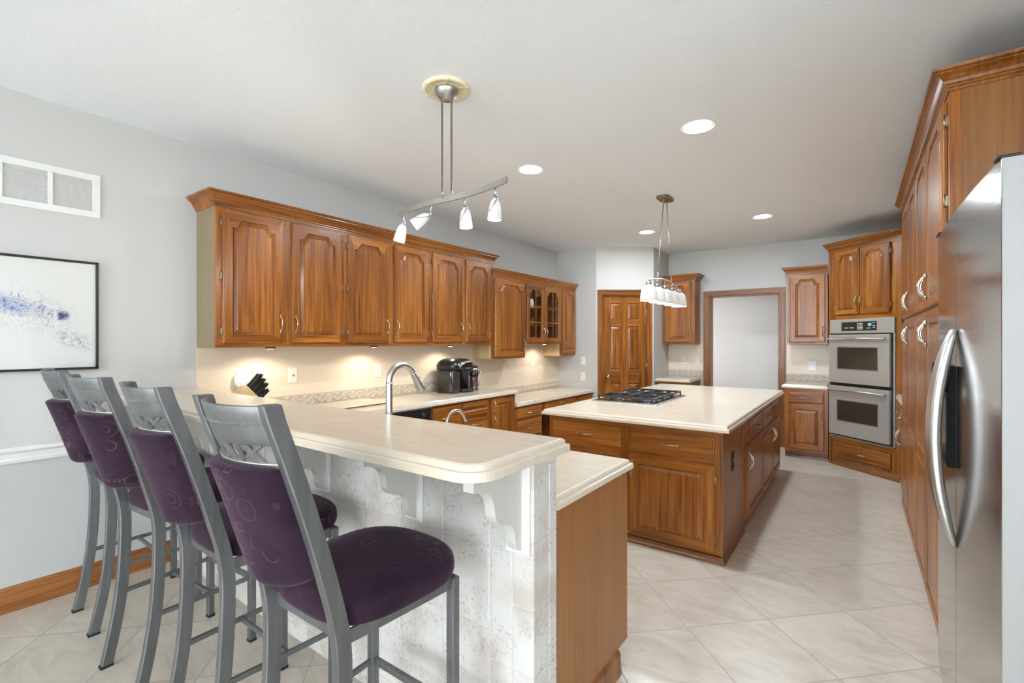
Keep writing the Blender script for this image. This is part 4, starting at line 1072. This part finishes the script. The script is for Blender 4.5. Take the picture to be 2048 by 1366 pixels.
# track light over the bar
tk = thing('track_light', 'brushed nickel track light with four spot heads hanging over the bar', 'track light', (-1.715, 1.80, H))
MB().lathe([(.064, -.0), (.064, -.004), (.058, -.018), (.040, -.040), (.022, -.052), (.0, -.053)], (-.028, .028, -.012), n=28).build('canopy', 'nickel', tk)
for dx, dy in ((-.020, -.014), (.020, .014)):
    MB().lathe([(.0052, -.045), (.0052, -.555), (.008, -.556), (.008, -.566), (.005, -.567), (.005, -.585)], (dx - .0, dy + .0, 0), n=10).build('rod', 'nickel', tk)
zb = -.590
def tcurve(s_):   # s in -1..1
    return Vector((.418 * s_, -.045 * s_ + .022 * math.sin(math.pi * s_), zb + .006 * s_))
rr = []
for k in range(25):
    s_ = -1 + k / 12; p = tcurve(s_); d = (tcurve(min(s_ + .01, 1.01)) - tcurve(s_ - .01)).normalized(); q = Vector((-d.y, d.x, 0))
    rr.append([p + q * .005 + Vector((0, 0, .014)), p - q * .005 + Vector((0, 0, .014)), p - q * .005 - Vector((0, 0, .014)), p + q * .005 - Vector((0, 0, .014))])
MB().rings(rr).build('track_bar', 'nickel', tk)
for s_, aim in ((-.87, (-.22, -.12, -1)), (-.27, (-.70, -.50, -.62)), (.29, (.04, .03, -1)), (.80, (-.04, .0, -1))):
    p = tcurve(s_); p0 = p + Vector((0, 0, -.014)); p1 = p0 + Vector((0, 0, -.040))
    hd = MB().lathe([(.0055, 0), (.0055, -.040)], p0, n=10).ball(p1, .010, 10)
    ax = Vector(aim).normalized()
    hd.lathe([(.010, 0), (.014, .010), (.016, .026)], p1, ax, 16)
    h_ = hd.build('spot_head', 'nickel', tk)
    sh = MB().lathe([(.014, .018), (.022, .030), (.029, .060), (.032, .092), (.033, .112), (.030, .112), (.028, .090), (.020, .040), (.012, .03)], p1, ax, 24, caps=False)
    sh.build('glass_shade', 'shade', h_)
    MB().lathe([(.0, .095), (.027, .096), (.027, .100), (0, .101)], p1, ax, 20).build('bulb', 'bulb', h_)
    # clip arms over the shade
    u = ax.cross(Vector((.3, 1, 0))).normalized(); w_ = ax.cross(u)
    cl = MB()
    cl.tube([p1 + ax * (.006 + .012 * k) + (u * math.cos(.25 * k) + w_ * math.sin(.25 * k)) * (.013 + .0029 * k + .004) for k in range(7)], .0032, 6)
    cl.tube([p1 + ax * (.006 + .012 * k) - (u * math.cos(.25 * k) + w_ * math.sin(.25 * k)) * (.013 + .0029 * k + .004) for k in range(7)], .0032, 6)
    cl.build('shade_clip', 'nickel', h_)
    wp_ = Vector(tk.location) + p1 + ax * .112
    point('track_lamp', wp_, 3.0, (.97, .97, .95), .008)
md = thing('ceiling_medallion', 'cream plaster ceiling medallion around the track light canopy', 'ceiling medallion', (-1.743, 1.828, H))
MB().lathe([(.126, 0), (.126, -.006), (.118, -.014), (.104, -.015), (.098, -.008), (.086, -.006), (.058, -.007), (.054, -.012), (.050, -.012), (.050, 0)], n=48, caps=False).build('ring', 'medallion', md)
rb_ = MB()
for k in range(6):
    a = k * math.pi / 3 + .3; rb_.tube([(r_ * math.cos(a), r_ * math.sin(a), z) for r_, z in ((.056, -.009), (.09, -.008), (.1, -.012), (.118, -.0155), (.127, -.008))], .0022, 5)
rb_.build('ribs', 'medallion', md)

# island pendant
pdt = thing('island_pendant', 'five-shade frosted glass pendant hanging over the island', 'pendant light', (-1.435, 4.40, H))
o_ = []
for k in range(32):
    a = 2 * math.pi * k / 32; e = 4; r_ = (abs(math.cos(a)) ** e + abs(math.sin(a)) ** e) ** (-1 / e); o_.append((.060 * r_ * math.cos(a), .115 * r_ * math.sin(a)))
MB().rings([[(x * s_, y * s_, z) for x, y in o_] for s_, z in ((1, 0), (1, -.016), (.96, -.020), (.05, -.021))]).build('canopy', plain('bronze_canopy', (.30, .24, .18), .3, 1), pdt)
yA, yB_ = -.195, .185
def barz(y): return -.758 - .052 * ((y + .005) / .435) ** 2
for y0, y1 in ((-.045, yA), (.045, yB_)):
    MB().tube([(0, y0, -.02), (0, y0, -.05)], .006, 8).tube([(0, y0, -.05), (0, y1, barz(y1) + .05)], .0042, 8).ball((0, y0, -.052), .009, 8).ball((0, y1, barz(y1) + .05), .009, 8).tube([(0, y1, barz(y1) + .05), (0, y1, barz(y1))], .0055, 8).build('rod', 'nickel', pdt)
MB().tube([(0, y, barz(y)) for y in [-.44 + .88 * k / 20 for k in range(21)]], .0075, 8).build('arched_bar', 'nickel', pdt)
for y in (-.425, -.213, 0.0, .213, .425):
    zt = barz(y)
    ho = MB().tube([(0, y, zt), (0, y, -.813)], .006, 8).ball((0, y, -.826), .024, 14, sc=(1, 1, .85)).lathe([(.030, -.841), (.030, -.849), (.02, -.851)], (0, y, 0), n=18)
    hh_ = ho.build('lamp_holder', 'nickel', pdt)
    MB().lathe([(.026, -.822), (.044, -.830), (.058, -.850), (.067, -.885), (.072, -.925), (.074, -.957), (.071, -.957), (.068, -.925), (.063, -.887), (.054, -.853), (.04, -.835), (.02, -.830)], (0, y, -.023), n=28, caps=False).build('glass_shade', 'shade', hh_)
    MB().ball((0, y, -.908), .024, 12).build('bulb', 'bulb', hh_)
    point('pendant_lamp', (-1.435, 4.40 + y, H - .958), 2.4, (.97, .97, .95), .015)

# puck lights under the wall cabinets
for x, y, lb, zz in ((-3.40, 1.757, 'black puck light under the left tall wall cabinet', 1.375), (-3.40, 2.66, 'black puck light under the middle tall wall cabinet', 1.375), (-3.40, 3.623, 'black puck light under the right tall wall cabinet', 1.375), (-3.40, 5.45, 'black puck light under the glass-door cabinet', 1.385)):
    t = thing('puck_light', lb, 'under-cabinet light', (x, y, zz), 0, 'under-cabinet puck lights')
    MB().lathe([(.034, 0), (.034, -.010), (.028, -.0125), (.0, -.0125)], n=24).build('housing', 'black', t)
    MB().lathe([(.022, -.0125), (.022, -.0135), (0, -.0135)], n=20).build('lens', 'lens', t)
    spot('puck_lamp', (x, y, zz - .018), 5.2, 158, .55, (1, .87, .68), .02)

# =================================================================== WALL THINGS
def plate(loc, rz, label, kind, w_=.072, h_=.118, m_='plate', toggle=False, cat=None):
    t = thing('switch_plate' if kind != 'outlet' else 'outlet_plate', label, cat or ('switch' if kind != 'outlet' else 'outlet'), loc, rz)
    MB().rings([[(-a, y, -b_), (a, y, -b_), (a, y, b_), (-a, y, b_)] for a, b_, y in ((w_ / 2, h_ / 2, 0), (w_ / 2, h_ / 2, -.003), (w_ / 2 - .003, h_ / 2 - .003, -.006))]).build('cover', m_, t)
    b = MB()
    if kind == 'outlet':
        for z in (-.025, .025):
            MB().box(-.016, .016, -.008, -.005, z - .014, z + .014).build('socket', m_, t, .003)
            b.box(-.008, -.0055, -.0085, -.0075, z - .003, z + .007).box(.0055, .008, -.0085, -.0075, z - .003, z + .007).box(-.0025, .0025, -.0085, -.0075, z - .010, z - .006)
        b.build('slots', 'slot', t)
    elif kind == 'rocker': MB().box(-.017, .017, -.010, -.005, -.034, .034).build('rocker', m_, t, .003)
    elif kind == 'jack': MB().lathe([(.008, 0), (.008, .006), (.004, .006)], (0, -.006, 0), (0, -1, 0), 12).build('jack', 'nickel', t)
    elif kind == 'toggle': MB().box(-.005, .005, -.016, -.005, -.010, .010).build('toggle', m_, t, .001)
    return t
WX = XL + .004
t = thing('outlet_adapter', 'white six-socket wall tap plugged in behind the knife block', 'outlet adapter', (WX, 1.648, 1.142), R(90))
MB().rings([[(a * math.cos(q), y, b_ * math.sin(q)) for q in [2 * math.pi * (k + .5) / 16 for k in range(16)]] for a, b_, y in ((.049, .064, 0), (.049, .064, -.028), (.044, .058, -.034))]).build('housing', 'platewhite', t)
sl = MB()
for cx, cz in ((-.02, .012), (.02, .012), (-.02, -.028), (.02, -.028)): sl.box(cx - .008, cx - .005, -.0348, -.033, cz, cz + .010).box(cx + .005, cx + .008, -.0348, -.033, cz, cz + .010).box(cx - .002, cx + .002, -.0348, -.033, cz - .008, cz - .003)
sl.box(-.008, -.004, -.0348, -.033, .044, .05).box(.004, .008, -.0348, -.033, .044, .05).build('slots', 'slot', t)
plate((WX, 1.765, 1.145), R(90), 'blank ivory wall plate behind the knife handles', 'blank', cat='wall plate')
plate((WX, 2.037, 1.148), R(90), 'ivory plate with a small round jack, right of the knife block', 'jack', cat='wall plate')
plate((WX, 2.860, 1.140), R(90), 'ivory outlet on the backsplash left of the faucet arch', 'outlet')
plate((WX, 4.955, 1.127), R(90), 'ivory outlet on the backsplash behind the coffee maker end, shaded', 'outlet', .085)
plate((WX, 5.480, 1.127), R(90), 'ivory switch lit beneath the glass-door cabinet', 'rocker', .075, .13)
plate((-3.184, YN, 1.135), 0, 'ivory switch on the grey corner wall left of the six-panel door', 'rocker')
plate((-3.188, YN, .905), 0, 'ivory outlet below the switch on the grey corner wall', 'outlet')
plate((-2.094, YB - .004, 1.138), 0, 'left ivory outlet between the six-panel door and the opening', 'outlet', .075, .118)
plate((-1.908, YB - .004, 1.126), 0, 'right ivory switch between the six-panel door and the opening', 'rocker', .075, .118)
plate((-.468, YB - .004, 1.093), 0, 'grey-white outlet below the cabinet beside the wall ovens', 'outlet', .085, .125, 'platewhite')

vt = thing('return_vent', 'white louvred return air vent high on the left wall', 'vent', (XL, .642, 2.26), R(90))
MB().box(-.216, .216, -.008, 0, -.126, -.088).box(-.216, .216, -.008, 0, .088, .126).box(-.216, -.180, -.008, 0, -.088, .088).box(.180, .216, -.008, 0, -.088, .088).box(-.010, .012, -.008, 0, -.088, .088).build('frame', 'white', vt, .002)
for x0, x1 in ((-.180, -.010), (.012, .180)):
    b = MB()
    for k in range(17):
        z = -.082 + k * .0103; b.extr([(x0, -.006, z - .002), (x0, -.0055, z - .0005), (x0, .004, z + .009), (x0, .004, z + .0075)], (x1 - x0, 0, 0))
    b.build('louvres', 'white', vt)
MB().box(-.180, .180, .0045, .006, -.088, .088).build('filter', 'ventdark', vt)
for x in (-.205, .205): MB().lathe([(.003, 0), (.003, .0015), (.001, .002)], (x, -.008, 0), (0, -1, 0), 8).build('screw', 'nickel', vt)
pc_ = thing('framed_picture', 'framed abstract blue ink drawing on the left wall', 'picture', (XL + .012, .30, 1.565))
PW, PH = .545, .309
fm = MB()
for a in ((-PW, -PW + .013, -PH, PH), (PW - .013, PW, -PH, PH), (-PW, PW, -PH, -PH + .013), (-PW, PW, PH - .013, PH)): fm.box(-.011, .013, a[0], a[1], a[2], a[3])
fm.build('picture_frame', 'frame', pc_, .002)
MB().box(-.010, .003, -PW + .012, PW - .012, -PH + .012, PH - .012).build('artwork', 'art', pc_)

# =================================================================== COUNTER THINGS
fa = thing('kitchen_faucet', 'tall brushed nickel pull-down kitchen faucet behind the bar', 'faucet', (-1.775, 1.475, CT))
pts = [(0, 0, .03), (0, 0, .12), (0, 0, .22), (0, 0, .335)]
for k in range(1, 15): a = math.pi - k / 14 * math.radians(152); pts.append((0, .078 + .078 * math.cos(a), .335 + .078 * math.sin(a)))
MB().lathe([(.030, 0), (.030, .006), (.022, .012), (.0165, .03), (.0155, .325), (.015, .335)], n=24).tube(pts[2:], .0145, 14).build('spout', 'nickel', fa)
pe = Vector(pts[-1]); de = (Vector(pts[-1]) - Vector(pts[-2])).normalized()
hd = MB().lathe([(.0135, 0), (.0145, .004), (.017, .04), (.024, .085), (.027, .100), (.022, .106), (0, .106)], pe, de, 22).build('spray_head', 'nickel', fa)
pp = de.cross(Vector((1, 0, 0))).normalized()
MB().lathe([(.007, 0), (.007, .004), (.003, .006)], pe + de * .045 - pp * .017, -pp, 12).box(-.006, .006, pe.y + .022 * abs(de.y) + .010, pe.y + .06, pe.z - .075, pe.z - .06).build('spray_button', 'black', hd)
MB().tube([(-.016, 0, .07), (-.03, .0, .078), (-.085, 0, .10)], [.010, .008, .005], 10).build('lever', 'nickel', fa)
f2 = thing('filter_faucet', 'small curved filtered-water faucet right of the main faucet', 'faucet', (-1.434, 1.50, CT))
pts = [(0, 0, 0), (0, 0, .10), (0, .006, .15)] + [(0, .062 + .056 * math.cos(a), .170 + .052 * math.sin(a)) for a in [math.pi - k / 10 * math.radians(150) for k in range(11)]] + [(0, .13, .165)]
MB().lathe([(.016, 0), (.016, .005), (.010, .010), (.007, .02)], n=16).tube(pts, .0062, 10).build('spout', 'nickel', f2)
MB().tube([(0, -.004, .04), (-.03, -.004, .05)], .004, 8).build('lever', 'nickel', f2)

cbd = rounded([(-3.56, 2.10), (-3.20, 2.10), (-3.20, 2.70), (-3.56, 2.70)], 0, {0: .03, 1: .03, 2: .03, 3: .03}, 5)
cbt = thing('cutting_board', 'flat cream cutting board lying on the long wall counter', 'cutting board', (-3.38, 2.4, CT))
centred(MB().slab(cbd, CT + .020, .010, fine=.3), (-3.38, 2.4, CT)).build('board', 'counter', cbt)
centred(MB().prism([(x * .985 + -3.38 * .015, y * .985 + 2.4 * .015) for x, y in cbd], CT, CT + .010), (-3.38, 2.4, CT)).build('dark_base', 'wdark', cbt)

# knife block with its knives
kbx, kby = -3.40, 1.60
kb_ = thing('knife_block', 'light wood knife block in the counter corner behind the bar', 'knife block', (kbx, kby, CT), R(90))
# local x = +Y (right in the photo), block leans with handles up to the right
MB().extr([(-.08, -.045, 0), (.085, -.045, 0), (.085, -.045, .105), (-.025, -.045, .225), (-.095, -.045, .16)], (0, .09, 0)).build('block', 'wblock', kb_, .003)
ax = Vector((.58, 0, .62)).normalized(); nn = Vector((.11, 0, -.12)).normalized()
kn = ['black-handled knife with steel cap at the top left of the knife block', 'black-handled knife beside the top-left knife in the block', 'black-handled knife in the middle row of the block, nearer the camera', 'black-handled knife in the middle row of the block, nearer the wall',
      'black-handled knife third down in the block, nearer the camera', 'black-handled knife third down in the block, nearer the wall', 'short black-handled knife lowest in the block, nearer the camera', 'short black-handled knife lowest in the block, nearer the wall']
for k in range(8):
    row, cl_ = divmod(k, 2); base_ = Vector((-.012, 0, .208)) + nn * (.012 + row * .036) + Vector((0, -.022 + .044 * cl_, 0))
    Lh = (.125, .120, .110, .085)[row]
    loc = Matrix.Rotation(R(90), 4, 'Z') @ base_ + Vector((kbx, kby, CT))
    t = thing('kitchen_knife', kn[k], 'knife', tuple(loc), R(90), 'knives in the block')
    s2 = nn
    rr = []
    for q, (tt, hw) in enumerate(((.006, .008), (.02, .012), (.05, .0095), (.085, .011), (.112, .013), (.122, .010))):
        c_ = ax * tt * Lh / .12; rr.append([c_ + s2 * hw * a + Vector((0, b_, 0)) for a, b_ in ((-1, -.008), (1, -.008), (1, .008), (-1, .008))])
    MB().rings(rr).build('handle', 'black', t, .003)
    MB().extr([ax * -.03 - s2 * .010 + Vector((0, -.001, 0)), ax * .006 - s2 * .010 + Vector((0, -.001, 0)), ax * .006 + s2 * .010 + Vector((0, -.001, 0)), ax * -.03 + s2 * .010 + Vector((0, -.001, 0))], (0, .002, 0)).build('blade', 'chrome', t)
    MB().lathe([(.0125, 0), (.0135, .006), (.009, .011), (0, .012)], ax * (.122 * Lh / .12), ax, 12).build('end_cap', 'chrome', t)

# coffee maker and milk frother
cm = thing('coffee_maker', 'black single-cup coffee maker on the long wall counter', 'coffee maker', (-3.385, 3.705, CT), R(90))
def rbox(cx, cy, hx, hy, e=4, n=32): 
    o_ = []
    for k in range(n):
        a = 2 * math.pi * k / n; r_ = (abs(math.cos(a)) ** e + abs(math.sin(a)) ** e) ** (-1 / e); o_.append((cx + hx * r_ * math.cos(a), cy + hy * r_ * math.sin(a)))
    return o_
def stack(levels):
    return MB().rings([[(x, y, z) for x, y in rbox(cx, cy, hx, hy)] for cx, cy, hx, hy, z in levels], (True, True), 0, True)
stack([(-.13, .0, .070, .12, .0), (-.13, 0, .073, .122, .02), (-.13, 0, .073, .12, .21), (-.13, 0, .070, .116, .235)]).build('water_tank', 'tank', cm)
stack([(.03, .03, .095, .115, .0), (.03, .03, .095, .115, .20), (.03, .0, .10, .145, .215), (.03, 0, .10, .145, .26)]).build('body', 'black', cm)
stack([(.03, -.09, .085, .055, .0), (.03, -.095, .088, .06, .028), (.03, -.095, .085, .058, .034)]).build('drip_tray', 'blackmatte', cm)
stack([(-.04, .0, .165, .14, .238), (-.035, 0, .17, .148, .275), (-.03, 0, .155, .14, .312), (-.03, 0, .12, .115, .338), (-.03, 0, .06, .06, .350)]).build('lid', 'black', cm)
MB().tube([(-.12, -.13, .25), (-.10, -.150, .285), (-.04, -.160, .315), (.03, -.163, .318), (.10, -.150, .298), (.135, -.12, .28)], [.006, .011, .012, .010, .010, .007], 10).build('handle', 'nickel', cm)
MB().tube([(-.11, -.10, .25), (-.12, -.132, .262), (-.125, -.136, .30)], .012, 8).build('lid_trim', 'nickel', cm)
MB().tube([(-.20, .03, .03), (-.235, .02, .05), (-.26, .0, .045), (-.25, -.03, .012), (-.22, -.02, .006), (-.245, .02, .004), (-.28, .02, .06), (-.25, .06, .10)], .0035, 6).build('cord', 'black', cm)
mf = thing('milk_frother', 'small black frother with silver band beside the coffee maker', 'milk frother', (-3.36, 3.945, CT), R(90))
MB().lathe([(.052, 0), (.052, .012), (.045, .016), (.047, .13), (.045, .15)], n=24).build('jug', plain('smoked_jug', (.07, .035, .032), .1), mf)
MB().lathe([(.050, .15), (.052, .16), (.052, .205), (.046, .21)], n=24).build('collar', 'black', mf)
MB().lathe([(.040, .205), (.040, .238)], n=24).build('silver_band', 'chrome', mf)
MB().lathe([(.044, .238), (.044, .262), (.0, .266)], n=24).build('lid', 'black', mf)
MB().tube([(.045, -.02, .195), (.085, -.03, .20), (.092, -.03, .12), (.05, -.02, .04)], .007, 8).lathe([(.018, 0), (.018, .012)], (.06, -.035, .185), (.4, -1, 0), 14).build('handle', 'chrome', mf)
